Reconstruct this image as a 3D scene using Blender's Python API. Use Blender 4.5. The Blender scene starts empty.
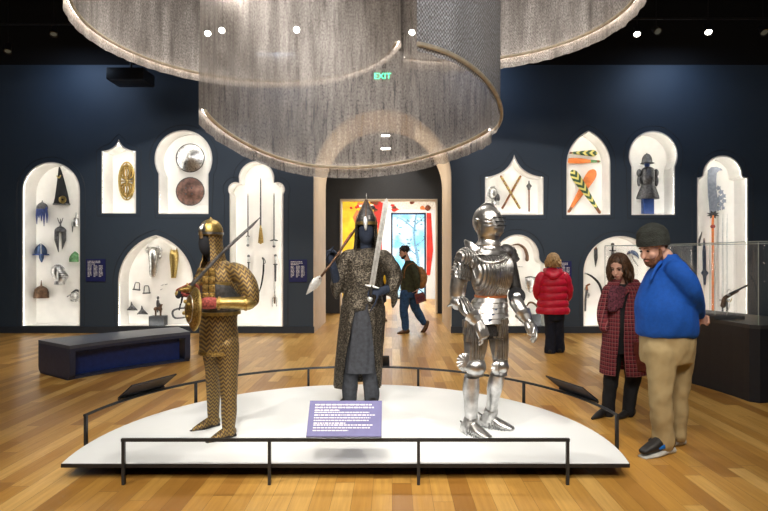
import bpy, bmesh, math, random
from math import sin, cos, pi, radians, sqrt, atan2
from mathutils import Vector, Matrix, noise
random.seed(7)
S = bpy.context.scene; C = S.collection
FPX, CX, HY, CH = 560.0, 392.0, 257.0, 1.5
def P(px, py, Y): return Vector(((px-CX)/FPX*Y, Y, CH-(py-HY)/FPX*Y))
def lerp(a, b, t): return a+(b-a)*t
def smooth(t): t = max(0, min(1, t)); return t*t*(3-2*t)
# ------------------------------------------------------------------ materials
class NT:
    def __init__(s, m): s.t = m.node_tree; s.n = s.t.nodes; s.b = s.n['Principled BSDF']
    def new(s, ty, **kw):
        x = s.n.new(ty)
        for k, v in kw.items():
            if k.startswith('i_'):
                key = k[2:]; key = int(key) if key.isdigit() else key.replace('_', ' ')
                x.inputs[key].default_value = v
            else: setattr(x, k, v)
        return x
    def link(s, a, b): s.t.links.new(a, b)
    def math(s, op, a, b=None, c=None):
        x = s.n.new('ShaderNodeMath'); x.operation = op
        for i, v in enumerate((a, b, c)):
            if v is None: continue
            if isinstance(v, (int, float)): x.inputs[i].default_value = v
            else: s.link(v, x.inputs[i])
        return x.outputs[0]
    def mix(s, f, a, b):
        x = s.n.new('ShaderNodeMix'); x.data_type = 'RGBA'
        for i, v in ((0, f), (6, a), (7, b)):
            if isinstance(v, (int, float)): x.inputs[i].default_value = v
            elif isinstance(v, tuple): x.inputs[i].default_value = v if len(v) == 4 else v+(1,)
            else: s.link(v, x.inputs[i])
        return x.outputs[2]
    def coords(s, kind='Object'):
        c = s.n.new('ShaderNodeTexCoord'); x = s.n.new('ShaderNodeSeparateXYZ'); s.link(c.outputs[kind], x.inputs[0])
        return c.outputs[kind], x.outputs[0], x.outputs[1], x.outputs[2]
    def comb(s, x, y, z):
        c = s.n.new('ShaderNodeCombineXYZ')
        for i, v in enumerate((x, y, z)):
            if isinstance(v, (int, float)): c.inputs[i].default_value = v
            else: s.link(v, c.inputs[i])
        return c.outputs[0]
    def noise(s, vec, scale, detail=3, rough=.5):
        x = s.new('ShaderNodeTexNoise'); x.inputs['Scale'].default_value = scale; x.inputs['Detail'].default_value = detail
        x.inputs['Roughness'].default_value = rough
        s.link(vec, x.inputs['Vector']); return x.outputs[0]
    def ramp(s, f, stops, const=False):
        x = s.n.new('ShaderNodeValToRGB'); s.link(f, x.inputs[0]); e = x.color_ramp.elements
        if const: x.color_ramp.interpolation = 'CONSTANT'
        while len(e) < len(stops): e.new(.5)
        for i, (p, c) in enumerate(stops): e[i].position = p; e[i].color = c+(1,)
        return x.outputs[0]
    def bump(s, h, st=.3, dist=.01):
        x = s.new('ShaderNodeBump'); x.inputs['Strength'].default_value = st; x.inputs['Distance'].default_value = dist
        s.link(h, x.inputs['Height']); s.link(x.outputs[0], s.b.inputs['Normal'])
def mat(name, col, rough=.6, metal=0, var=.12, scale=18, bump=0, emit=None, es=0, alpha=None, trans=0, ior=1.45, sheen=0, coat=0):
    m = bpy.data.materials.new(name); m.use_nodes = True; t = NT(m); b = t.b
    b.inputs['Roughness'].default_value = rough; b.inputs['Metallic'].default_value = metal
    b.inputs['Base Color'].default_value = col+(1,); b.inputs['IOR'].default_value = ior
    if trans: b.inputs['Transmission Weight'].default_value = trans
    if coat: b.inputs['Coat Weight'].default_value = coat
    if sheen: b.inputs['Sheen Weight'].default_value = sheen
    if alpha is not None: b.inputs['Alpha'].default_value = alpha
    if emit: b.inputs['Emission Color'].default_value = emit+(1,); b.inputs['Emission Strength'].default_value = es
    if var or bump:
        v, x, y, z = t.coords(); n = t.noise(v, scale)
        if var:
            d = tuple(max(0, c*(1-var*2)) for c in col); l = tuple(min(1, c*(1+var*2)) for c in col)
            t.link(t.ramp(n, [(.25, d), (.75, l)]), b.inputs['Base Color'])
        if bump: t.bump(t.noise(v, scale*2), bump, .01)
    return m
M = {}
M['wall'] = mat('navy paint', (.042, .064, .096), .55, var=.03, scale=1.5)
M['plinth'] = mat('dark slate paint', (.035, .045, .062), .5, var=.05)
M['ceiling'] = mat('black ceiling paint', (.003, .003, .004), .9, var=.05)
M['niche'] = mat('white niche paint', (.86, .85, .82), .7, var=.02, scale=6)
M['cream'] = mat('cream plaster', (.72, .62, .50), .6, var=.03, scale=4)
M['white'] = mat('white wall paint', (.8, .8, .8), .6, var=.02)
M['passage'] = mat('charcoal passage paint', (.05, .053, .06), .55, var=.04)
M['deck'] = mat('white platform laminate', (.80, .85, .88), .32, var=.02, scale=2)
M['edge'] = mat('black platform edge', (.012, .012, .013), .5, var=.1)
M['rail'] = mat('graphite steel rail', (.045, .05, .058), .35, .6, var=.1)
M['bench'] = mat('blue black bench laminate', (.030, .040, .085), .42, var=.08)
M['benchblue'] = mat('deep blue bench panel', (.014, .036, .18), .45, var=.08)
M['benchtop'] = mat('slate grey bench top', (.085, .10, .14), .35, var=.06)
M['case'] = mat('charcoal case laminate', (.009, .011, .018), .45, var=.08)
M['casetop'] = mat('case deck', (.035, .037, .042), .4, var=.06)
M['glass'] = mat('clear glass', (.93, .97, .98), .02, var=0, alpha=.055, trans=1, ior=1.45)
M['glassedge'] = mat('glass edge', (.55, .66, .66), .1, var=0, alpha=.55)
M['black'] = mat('matte black cloth', (.008, .009, .012), .85, var=.1)
M['form'] = mat('black mannequin cloth', (.012, .014, .02), .9, var=.1)
M['formblue'] = mat('midnight blue mannequin cloth', (.017, .026, .05), .9, var=.15, bump=.3, scale=60)
M['slate'] = mat('slate grey cotton', (.045, .05, .062), .9, var=.15, scale=30, bump=.4)
M['gold'] = mat('gilt brass', (.42, .31, .11), .4, .9, var=.2, scale=40, bump=.2)
M['golddark'] = mat('engraved gold', (.32, .21, .065), .38, .9, var=.4, scale=70, bump=.5)
M['silver'] = mat('polished iron', (.5, .5, .5), .3, 1, var=.25, scale=30, bump=.1)
M['silverpale'] = mat('pale brushed blade steel', (.62, .64, .64), .36, .75, var=.12, scale=30)
M['iron'] = mat('dark iron', (.10, .10, .105), .45, .7, var=.3, scale=30)
M['blued'] = mat('blued steel', (.05, .08, .16), .35, .8, var=.2)
M['bluemail'] = mat('blue mail', (.05, .08, .24), .5, .5, var=.4, scale=80)
M['bronze'] = mat('brown bronze', (.13, .075, .045), .4, .6, var=.3)
M['wood'] = mat('brown turned wood', (.20, .07, .025), .45, var=.3)
M['red'] = mat('red velvet', (.30, .06, .05), .8, var=.4, scale=60)
M['orange'] = mat('orange red lacquer', (.72, .20, .045), .5, var=.1)
M['leather'] = mat('black leather', (.014, .013, .013), .45, var=.2)
M['tan'] = mat('red brown leather strap', (.28, .09, .03), .5, var=.2)
M['copper'] = mat('brown leather shield', (.16, .085, .065), .5, .25, var=.4, scale=9)
M['skin'] = mat('skin', (.62, .36, .27), .5, var=.06)
M['hairbrown'] = mat('dark brown hair', (.065, .032, .016), .5, var=.4, scale=60)
M['hairblond'] = mat('blond hair', (.42, .27, .12), .5, var=.35, scale=60)
M['hairblack'] = mat('black hair', (.012, .01, .009), .6, var=.2)
M['beard'] = mat('ginger brown beard', (.14, .06, .03), .8, var=.3, scale=80)
M['blue'] = mat('royal blue pullover knit', (.003, .078, .42), .85, var=.06, scale=40, bump=.15)
M['khaki'] = mat('khaki cotton', (.37, .285, .145), .85, var=.04, scale=14, bump=.15)
M['denim'] = mat('blue denim', (.018, .06, .15), .85, var=.25, scale=20, bump=.2)
M['darkdenim'] = mat('dark navy trousers', (.008, .012, .028), .85, var=.2)
M['pinkred'] = mat('crimson quilted nylon', (.62, .01, .045), .42, var=.06, scale=20, bump=.2)
M['olive'] = mat('dark olive wool', (.035, .04, .02), .9, var=.25)
M['scarf'] = mat('maroon print scarf', (.075, .018, .03), .9, var=.8, scale=60)
M['bagred'] = mat('oxblood leather', (.13, .025, .02), .45, var=.2)
M['bagbrown'] = mat('tan leather', (.26, .12, .035), .5, var=.3)
M['sole'] = mat('grey rubber sole', (.45, .45, .42), .7, var=.1)
M['shoeblue'] = mat('bright blue shoe mesh', (.0, .12, .45), .6, var=.1)
M['panel'] = mat('indigo label panel', (.018, .024, .13), .5, var=.04)
M['readerpanel'] = mat('lavender blue reader panel', (.13, .13, .33), .45, var=.04)
M['ink'] = mat('white lettering', (.85, .86, .9), .6, var=0)
M['block'] = mat('dark grey plinth block', (.05, .055, .062), .6, var=.1)
M['bluepost'] = mat('cobalt blue stand', (.012, .04, .16), .5, var=.1)
M['eyes'] = mat('dark eyes', (.02, .012, .01), .3, var=0)
M['lips'] = mat('lips', (.45, .13, .11), .5, var=0)
M['fixture'] = mat('black lamp housing', (.01, .01, .012), .4, var=.05)
M['lamp'] = mat('lamp lens', (1, 1, 1), .4, var=0, emit=(1, .93, .8), es=25)
M['led'] = mat('warm led strip', (1, .9, .8), .5, var=0, emit=(1, .88, .76), es=10)
M['nicheled'] = mat('niche led strip', (1, 1, 1), .5, var=0, emit=(1, .96, .88), es=17)
M['glaive'] = mat('blue grey blade steel', (.27, .30, .37), .45, .5, var=.15)
M['trimbar'] = mat('champagne channel', (.52, .45, .34), .45, .4, var=.1)
M['exit'] = mat('exit green', (.0, .8, .3), .5, var=0, emit=(.02, .85, .32), es=7)
M['exitplate'] = mat('dark green edge lit plate', (.01, .06, .03), .2, var=0)
M['yellow'] = mat('mural yellow', (.85, .55, .03), .7, var=.15, scale=3)
M['mred'] = mat('mural red', (.62, .03, .02), .7, var=.2, scale=3)
M['mbrown'] = mat('mural brown', (.16, .04, .015), .7, var=.3)
M['pale'] = mat('mural off white', (.8, .75, .66), .7, var=.1)
M['mblue'] = mat('mural sky blue', (.25, .6, .8), .7, var=.2)
M['frame'] = mat('dark door frame', (.02, .03, .06), .4, .3, var=.05)
M['foliage'] = mat('pale leaves', (.45, .75, .80), .8, var=.5, scale=4)
M['bark'] = mat('grey bark', (.4, .5, .55), .9, var=.3)
M['green'] = mat('green patina', (.10, .24, .10), .6, var=.3)
def special():
    # floor planks
    m = M['floor'] = mat('honey oak planks', (.5, .3, .1), .27, var=0); t = NT(m)
    v, x, y, z = t.coords()
    row = t.math('FLOOR', t.math('DIVIDE', x, .125))
    wn = t.new('ShaderNodeTexWhiteNoise', noise_dimensions='1D'); t.link(row, wn.inputs['W'])
    yy = t.math('ADD', t.math('DIVIDE', y, 1.35), t.math('MULTIPLY', wn.outputs[0], 7.3))
    pl = t.math('FLOOR', yy)
    w2 = t.new('ShaderNodeTexWhiteNoise', noise_dimensions='2D'); t.link(t.comb(row, pl, 0), w2.inputs['Vector'])
    base = t.ramp(w2.outputs[0], [(0, (.33, .155, .030)), (.3, (.50, .262, .055)), (.7, (.58, .33, .078)), (1, (.74, .47, .15))])
    g = t.noise(t.comb(t.math('MULTIPLY', x, 38), t.math('ADD', t.math('MULTIPLY', y, 2.2), t.math('MULTIPLY', w2.outputs[0], 30)), 0), 1, 4, .6)
    col = t.mix(t.math('MULTIPLY', t.math('SUBTRACT', g, .35), 1.1), base, (.28, .125, .03))
    fx = t.math('FRACT', t.math('DIVIDE', x, .125)); fy = t.math('FRACT', yy)
    gx = t.math('LESS_THAN', fx, .022); gy = t.math('LESS_THAN', fy, .003)
    gap = t.math('MAXIMUM', gx, gy)
    t.link(t.mix(t.math('MULTIPLY', gap, .6), col, (.07, .03, .01)), t.b.inputs['Base Color'])
    t.link(t.math('ADD', t.math('MULTIPLY', g, .18), .24), t.b.inputs['Roughness'])
    # zigzag gilt mail
    for nm, f, fx2 in (('zigzag', 29, 44), ('zigzagfine', 33, 54)):
        m = M[nm] = mat(nm+' gilt mail', (.3, .2, .05), .5, .55, var=0); t = NT(m); v, x, y, z = t.coords()
        u = t.math('ADD', x, t.math('MULTIPLY', y, .8))
        tri = t.math('PINGPONG', t.math('MULTIPLY', u, fx2), 1.0)
        s = t.math('FRACT', t.math('ADD', t.math('MULTIPLY', z, f), t.math('MULTIPLY', tri, .8)))
        c = t.ramp(s, [(0, (.10, .055, .025)), (.36, (.13, .075, .035)), (.46, (.36, .235, .06)), (.78, (.42, .29, .085)), (.9, (.12, .10, .085))])
        nn = t.noise(v, 220, 1); t.link(t.mix(t.math('MULTIPLY', nn, .5), c, (.05, .04, .03)), t.b.inputs['Base Color']); t.bump(nn, .35, .006)
    # dark mail
    m = M['mail'] = mat('brown grey riveted mail', (.1, .09, .07), .45, .6, var=0); t = NT(m); v, x, y, z = t.coords()
    vo = t.new('ShaderNodeTexVoronoi', i_Scale=75.0); t.link(v, vo.inputs['Vector'])
    n2 = t.noise(v, 45, 3, .7)
    c = t.ramp(t.math('ADD', t.math('MULTIPLY', vo.outputs['Distance'], .5), t.math('MULTIPLY', n2, .7)), [(.3, (.009, .008, .008)), (.55, (.038, .033, .026)), (.78, (.16, .14, .11))])
    t.link(c, t.b.inputs['Base Color']); t.bump(vo.outputs['Distance'], .6, .01)
    m = M['steelmail'] = mat('blackened mail skirt', (.04, .04, .042), .4, .8, var=.4, scale=140, bump=.6)
    # fluted bright steel
    m = M['steel'] = mat('bright fluted steel', (.66, .65, .63), .3, .93, var=0); t = NT(m); v, x, y, z = t.coords()
    n = t.noise(v, 14, 4, .6); t.link(t.ramp(n, [(.3, (.33, .33, .33)), (.7, (.62, .62, .62))]), t.b.inputs['Base Color'])
    t.link(t.math('ADD', t.math('MULTIPLY', n, .25), .2), t.b.inputs['Roughness'])
    ang = t.math('MULTIPLY', t.math('ADD', x, t.math('MULTIPLY', y, .5)), 300)
    t.bump(t.math('SINE', ang), .8, .009)
    m = M['steelplain'] = mat('bright plain steel', (.54, .54, .54), .3, .95, var=.18, scale=16, bump=.05)
    # plaid
    m = M['plaid'] = mat('maroon plaid wool', (.2, .03, .04), .9, var=0); t = NT(m); v, x, y, z = t.coords()
    u = t.math('MULTIPLY', t.math('ARCTAN2', y, x), .21)
    def lines(c, f, w): return t.math('LESS_THAN', t.math('FRACT', t.math('MULTIPLY', c, f)), w)
    dk = t.math('ADD', t.math('MULTIPLY', lines(u, 27, .45), .5), t.math('MULTIPLY', lines(z, 27, .45), .5))
    c = t.mix(dk, (.165, .018, .028), (.024, .004, .010))
    lt = t.math('MAXIMUM', lines(u, 27, .13), lines(z, 27, .13))
    c = t.mix(t.math('MULTIPLY', lt, .7), c, (.36, .13, .13)); t.link(c, t.b.inputs['Base Color'])
    # knit
    m = M['knit'] = mat('charcoal rib knit', (.03, .035, .032), .95, var=.2); t = NT(m); v, x, y, z = t.coords()
    t.bump(t.noise(v, 90, 2), .8, .012)
    # chevron feathers
    m = M['chevron'] = mat('green and yellow chevron beadwork', (.3, .3, .1), .6, var=0); t = NT(m); v, x, y, z = t.coords()
    s = t.math('FRACT', t.math('ADD', t.math('MULTIPLY', z, 7.5), t.math('MULTIPLY', t.math('ABSOLUTE', x), -9.0)))
    t.link(t.ramp(s, [(0, (.62, .55, .16)), (.42, (.62, .55, .16)), (.45, (.03, .07, .03)), (.95, (.03, .08, .03))], True), t.b.inputs['Base Color'])
    # chain curtains
    for nm, a0, a1, bright in (('chaincurtain', .80, 1.0, 1), ('chainveil', .40, .72, 1), ('chainfront', .55, 1.0, 2)):
        m = M[nm] = mat(nm+' beaded metal mesh', (.3, .27, .24), .5, .35, var=0); t = NT(m)
        uv = t.new('ShaderNodeUVMap'); sp = t.new('ShaderNodeSeparateXYZ'); t.link(uv.outputs[0], sp.inputs[0])
        u, w = sp.outputs[0], sp.outputs[1]
        streak = t.noise(t.comb(t.math('MULTIPLY', u, 9 if nm == 'chaincurtain' else 16), t.math('MULTIPLY', w, 1.0 if nm == 'chaincurtain' else 1.6), 0), 1, 4, .6)
        fine = t.noise(t.comb(t.math('MULTIPLY', u, 48), t.math('MULTIPLY', w, 30), 0), 1, 2, .6)
        su = t.math('SINE', t.math('MULTIPLY', u, 190)); sw = t.math('SINE', t.math('MULTIPLY', w, 160))
        weave = t.math('MULTIPLY', t.math('ADD', t.math('MULTIPLY', su, sw), 1), .5)
        if bright == 2: c = t.ramp(weave, [(.1, (.12, .12, .13)), (.8, (.62, .63, .66))])
        else: c = t.ramp(streak, [(.30, (.20, .185, .17)), (.48, (.40, .37, .345)), (.64, (.52, .49, .46))])
        t.link(t.mix(t.math('MULTIPLY', t.math('SUBTRACT', fine, .33), 2.6), c, (.15, .135, .125)), t.b.inputs['Base Color'])
        al = t.math('ADD', t.math('MULTIPLY', t.math('ADD', t.math('MULTIPLY', fine, .6), t.math('MULTIPLY', streak, .5)), a1-a0), a0)
        al = t.math('MINIMUM', t.math('ADD', al, t.math('MULTIPLY', weave, .08)), 1.0)
        t.link(al, t.b.inputs['Alpha']); t.bump(weave, .5, .01)
special()
# ------------------------------------------------------------------ mesh builder
def cat(p, k):
    if k <= 1 or len(p) < 2: return [tuple(x) for x in p]
    out = []; n = len(p)
    for i in range(n-1):
        a, b, c, d = p[max(0, i-1)], p[i], p[i+1], p[min(n-1, i+2)]
        for j in range(k):
            t = j/k
            out.append(tuple(.5*((2*b[q])+(-a[q]+c[q])*t+(2*a[q]-5*b[q]+4*c[q]-d[q])*t*t+(-a[q]+3*b[q]-3*c[q]+d[q])*t**3) for q in range(len(b))))
    out.append(tuple(p[-1])); return out
class B:
    def __init__(s): s.bm = bmesh.new(); s.uv = None
    def skin(s, loops, closed=True, cap=True):
        vs = [[s.bm.verts.new(q) for q in l] for l in loops]; n = len(loops[0])
        for a, b in zip(vs, vs[1:]):
            for i in range(n if closed else n-1):
                j = (i+1) % n; s.bm.faces.new((a[i], a[j], b[j], b[i]))
        if cap and closed:
            s.bm.faces.new(list(reversed(vs[0]))); s.bm.faces.new(vs[-1])
        return vs
    def tube(s, pts, rad, n=10, k=1, cap='round', ref=None):
        if not isinstance(rad, (list, tuple)) or (len(rad) != len(pts)): rad = [rad]*len(pts)
        rows = []
        for p, r in zip(pts, rad):
            a, b = r if isinstance(r, tuple) else (r, r); rows.append((p[0], p[1], p[2], a, b))
        rows = cat(rows, k); pp = [Vector(r[:3]) for r in rows]; rr = [(max(r[3], 1e-4), max(r[4], 1e-4)) for r in rows]
        m = len(pp); loops = []; side = None
        for i in range(m):
            t = (pp[min(i+1, m-1)]-pp[max(i-1, 0)])
            if t.length < 1e-9: t = Vector((0, 0, 1))
            t.normalize()
            base = Vector(ref) if ref is not None else side
            if base is None: base = Vector((1, 0, 0)) if abs(t.x) < .8 else Vector((0, 1, 0))
            sd = base-t*base.dot(t)
            if sd.length < 1e-5: sd = t.orthogonal()
            sd.normalize(); side = sd; o = t.cross(sd); a, b = rr[i]
            def ring(c, f): return [c+sd*(cos(2*pi*q/n)*a*f)+o*(sin(2*pi*q/n)*b*f) for q in range(n)]
            e = min(a, b)
            if cap == 'round' and i == 0:
                loops.append(ring(pp[i]-t*e*.85, .35)); loops.append(ring(pp[i]-t*e*.5, .8))
            loops.append(ring(pp[i], 1))
            if cap == 'round' and i == m-1:
                loops.append(ring(pp[i]+t*e*.5, .8)); loops.append(ring(pp[i]+t*e*.85, .35))
        s.skin(loops); return s
    def rings(s, rows, n=28, k=1, pleat=0, pn=14, power=1.0, cap=True):
        rows = cat(rows, k); loops = []
        for r in rows:
            l = []
            for q in range(n):
                a = 2*pi*q/n; f = 1+pleat*sin(a*pn)
                ca, sa = cos(a), sin(a)
                if power != 1: ca = math.copysign(abs(ca)**power, ca); sa = math.copysign(abs(sa)**power, sa)
                l.append(Vector((r[0]+r[3]*ca*f, r[1]+r[4]*sa*f, r[2])))
            loops.append(l)
        s.skin(loops, cap=cap); return s
    def arcs(s, rows, thick=.006, n=30, k=1, pleat=0, pn=10):     # open sheet: rows (x,y,z,rx,ry,a0,a1) in degrees
        rows = cat(rows, k); out = []; inn = []
        for r in rows:
            lo, li = [], []
            for q in range(n+1):
                a = radians(lerp(r[5], r[6], q/n)); f = 1+pleat*sin(a*pn)
                lo.append(Vector((r[0]+r[3]*cos(a)*f, r[1]+r[4]*sin(a)*f, r[2])))
                li.append(Vector((r[0]+(r[3]*f-thick)*cos(a), r[1]+(r[4]*f-thick)*sin(a), r[2])))
            out.append(lo); inn.append(li)
        s.skin([o+list(reversed(i)) for o, i in zip(out, inn)], closed=True, cap=True); return s
    def ell(s, c, r, Mx=None, seg=18, rg=12, tilt=None):
        rx, ry, rz = r if isinstance(r, tuple) else (r, r, r)
        m = Matrix.Translation(Vector(c))
        if tilt: m = m @ Matrix.Rotation(tilt[0], 4, 'X') @ Matrix.Rotation(tilt[1], 4, 'Y') @ Matrix.Rotation(tilt[2], 4, 'Z')
        if Mx is not None: m = Mx @ m
        bmesh.ops.create_uvsphere(s.bm, u_segments=seg, v_segments=rg, radius=1, matrix=m @ Matrix.Diagonal((rx, ry, rz, 1))); return s
    def box(s, c, d, Mx=None, bev=0):
        t = bmesh.new(); bmesh.ops.create_cube(t, size=1, matrix=Matrix.Translation(Vector(c)) @ Matrix.Diagonal((d[0], d[1], d[2], 1)))
        if bev: bmesh.ops.bevel(t, geom=t.edges[:], offset=bev, segments=2, affect='EDGES', profile=.6)
        if Mx is not None: bmesh.ops.transform(t, matrix=Mx, verts=t.verts[:])
        me = bpy.data.meshes.new('t'); t.to_mesh(me); t.free(); s.bm.from_mesh(me); bpy.data.meshes.remove(me); return s
    def lathe(s, prof, Mx=None, n=28):   # profile (r, h) about local Z
        loops = [[(Mx @ Vector((r*cos(2*pi*q/n), r*sin(2*pi*q/n), h)) if Mx is not None else Vector((r*cos(2*pi*q/n), r*sin(2*pi*q/n), h))) for q in range(n)] for r, h in ((max(r, 1e-4), h) for r, h in prof)]
        s.skin(loops); return s
    def prism(s, poly, y0, y1, Mx=None):    # polygon in XZ, extruded along Y
        T = (lambda v: Mx @ v) if Mx is not None else (lambda v: v)
        a = [s.bm.verts.new(T(Vector((x, y0, z)))) for x, z in poly]; b = [s.bm.verts.new(T(Vector((x, y1, z)))) for x, z in poly]
        n = len(poly); s.bm.faces.new(a); s.bm.faces.new(list(reversed(b)))
        for i in range(n): s.bm.faces.new((a[i], b[i], b[(i+1) % n], a[(i+1) % n]))
        return s
    def floor_clip(s, z=0):
        for v in s.bm.verts:
            if v.co.z < z: v.co.z = z
        return s
    def xf(s, m): bmesh.ops.transform(s.bm, matrix=m, verts=s.bm.verts[:]); return s
    def rough(s, amp, sc):
        for v in s.bm.verts:
            v.co += Vector(noise.noise_vector(v.co*sc))*amp
        return s
    def out(s, name, m, parent=None, voxel=None, it=4, sm=True, wr=0, ws=9, fz=None):
        bmesh.ops.recalc_face_normals(s.bm, faces=s.bm.faces[:])
        me = bpy.data.meshes.new(name); s.bm.to_mesh(me); s.bm.free()
        if voxel:
            o = bpy.data.objects.new('tmp', me); C.objects.link(o)
            r = o.modifiers.new('r', 'REMESH'); r.mode = 'VOXEL'; r.voxel_size = voxel
            if it:
                q = o.modifiers.new('s', 'SMOOTH'); q.iterations = it; q.factor = .5
            dg = bpy.context.evaluated_depsgraph_get(); ne = bpy.data.meshes.new_from_object(o.evaluated_get(dg))
            bpy.data.objects.remove(o); bpy.data.meshes.remove(me); me = ne; me.name = name
        if wr or fz is not None:
            for v in me.vertices:
                if wr:
                    w = noise.noise(Vector((v.co.x*ws, v.co.y*ws, v.co.z*ws*.8)))+.5*noise.noise(Vector((v.co.x*ws*2.3, v.co.y*ws*2.3, v.co.z*ws*1.4)))
                    v.co += v.normal*(w*wr)
                if fz is not None and v.co.z < fz: v.co.z = fz
        me.materials.clear(); me.materials.append(M[m] if isinstance(m, str) else m)
        for p in me.polygons: p.use_smooth = sm
        if sm and not voxel:
            try: me.set_sharp_from_angle(angle=radians(42))
            except Exception: pass
        o = bpy.data.objects.new(name, me); C.objects.link(o)
        if parent is not None: o.parent = parent
        return o
def thing(name, label, catg, loc=(0, 0, 0), group=None, rz=0):
    o = bpy.data.objects.new(name, None); C.objects.link(o); o.location = loc; o.rotation_euler = (0, 0, rz); o.empty_display_size = .1
    o['label'] = label; o['category'] = catg
    if group: o['group'] = group
    return o
def struct(o): o['kind'] = 'structure'; return o
def one(b, name, m, label, catg, loc=None, group=None, **kw):     # a thing that is one mesh, origin at loc
    if loc is not None: b.xf(Matrix.Translation(-Vector(loc)))
    o = b.out(name, m, **kw)
    if loc is not None: o.location = loc
    o['label'] = label; o['category'] = catg
    if group: o['group'] = group
    return o
class Fig:
    def __init__(s, name, label, catg, px, Y, z=0, group=None):
        s.Y = Y; s.z = z; s.X = (px-CX)/FPX*Y; s.root = thing(name, label, catg, (s.X, Y, z), group)
    def L(s, px, py, dy=0):
        y = s.Y+dy; return Vector(((px-CX)/FPX*y-s.X, dy, CH-(py-HY)/FPX*y-s.z))
    def G(s, px, dy, z): return Vector(((px-CX)/FPX*(s.Y+dy)-s.X, dy, z))
    def m(s, l): return l*s.Y/FPX
    def R(s, py, xl, xr, dyc=0, ry=.1, *extra):
        a, b = s.L(xl, py, dyc), s.L(xr, py, dyc); return ((a.x+b.x)/2, dyc, a.z, (b.x-a.x)/2, ry)+extra
def frame(c, f, up=(0, 0, 1)):      # local x=right(of viewer facing it), y=forward, z=up
    f = Vector(f).normalized(); u = Vector(up); r = f.cross(u).normalized(); u = r.cross(f)
    m = Matrix((r, f, u)).transposed().to_4x4(); m.translation = Vector(c); return m
def head(b, c, f, up=(0, 0, 1), s=1.0, neck=None):
    m = frame(c, f, up) @ Matrix.Scale(s, 4)
    b.ell((0, -.012, .035), (.074, .096, .088), m); b.ell((0, .018, -.03), (.062, .072, .078), m)
    b.ell((0, .05, -.088), (.032, .034, .026), m); b.ell((0, .01, -.07), (.054, .06, .04), m)
    b.tube([m @ Vector(p) for p in ((0, .083, .012), (0, .094, -.008), (0, .108, -.034))], [.008*s, .010*s, .014*s], n=8)
    b.tube([m @ Vector(p) for p in ((-.045, .066, .022), (0, .084, .024), (.045, .066, .022))], [.009*s, .010*s, .009*s], n=8, k=2)
    for q in (-1, 1):
        b.ell((q*.076, -.012, -.01), (.010, .020, .032), m); b.ell((q*.04, .062, -.035), (.022, .02, .024), m)
    b.tube([m @ Vector(p) for p in ((-.022, .078, -.066), (0, .087, -.066), (.022, .078, -.066))], [.006*s, .009*s, .006*s], n=8, k=2)
    if neck is not None: b.tube([m @ Vector((0, -.02, -.03)), Vector(neck)], [.052*s, .06*s], n=16)
    return m
def face_bits(m, parent, brow='beard', lips='lips'):
    for q in (-1, 1): B().ell((q*.03, .079, .002), (.013, .006, .007), m, 10, 8).out('eye', 'eyes', parent)
    e = B(); e.ell((0, .087, -.066), (.022, .007, .006), m, 12, 8); e.out('mouth', lips, parent)
    for q in (-1, 1):
        e = B(); e.tube([m @ Vector((q*.045, .077, .022)), m @ Vector((q*.03, .088, .028)), m @ Vector((q*.014, .092, .024))], [.003, .0045, .004], n=6, k=2)
        if q < 0: e.out('eyebrow', brow, parent)
    return e
def hand(b, w, d, n, thumb, curl=.5, s=1.0):     # wrist point, finger direction, palm normal, +1/-1 thumb side
    w = Vector(w); d = Vector(d).normalized(); n = Vector(n); n = (n-d*n.dot(d)).normalized(); t = d.cross(n)*thumb
    b.tube([w-d*.02*s, w+d*.02*s, w+d*.06*s, w+d*.088*s], [(.026*s, .02*s), (.034*s, .017*s), (.042*s, .015*s), (.039*s, .012*s)], n=12, ref=t, k=2)
    for i, (o, L) in enumerate(((.030, .072), (.010, .082), (-.010, .076), (-.030, .06))):
        p = w+d*(.08-.004*abs(i-1))*s+t*o*s; a = 0; pts = [p]; e = d+t*(o*1.2); e.normalize()
        for fr, bend in ((.42, .5), (.33, 1.15), (.25, 1.0)):
            a += curl*bend; p = p+(e*cos(a)+n*sin(a))*L*fr*s; pts.append(p)
        b.tube(pts, [.0098*s, .0088*s, .008*s, .0068*s], n=8, k=2)
    p = w+d*.025*s+t*.026*s
    b.tube([p, p+(d*.4+t*.75+n*.25*curl)*.036*s, p+(d*.55+t*.95+n*.9*curl)*.056*s, p+(d*.9+t*.85+n*1.6*curl)*.07*s], [.014*s, .012*s, .010*s, .008*s], n=8, k=2)
def foot(b, heel, toe, w=.045, h=.05, ankle=None, ar=.042, pointed=0):
    heel, toe = Vector(heel), Vector(toe); L = toe-heel; z = heel.z
    q = lambda t, zz: Vector((heel.x+L.x*t, heel.y+L.y*t, z+zz))
    d = Vector((-L.y, L.x, 0)).normalized()
    tw = w*(.35 if pointed else .72)
    b.tube([q(.04, h*.7), q(.28, h*.85), q(.6, h*.55), q(.85, h*.35), q(1, h*.22)], [(w*.72, h*.75), (w*.8, h*.9), (w, h*.65), (w*.85 if not pointed else w*.6, h*.42), (tw, h*.25)], n=14, ref=d, k=3)
    if ankle is not None: b.tube([q(.2, h*.7), Vector(ankle)], [ar*1.05, ar], n=12)
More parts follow.
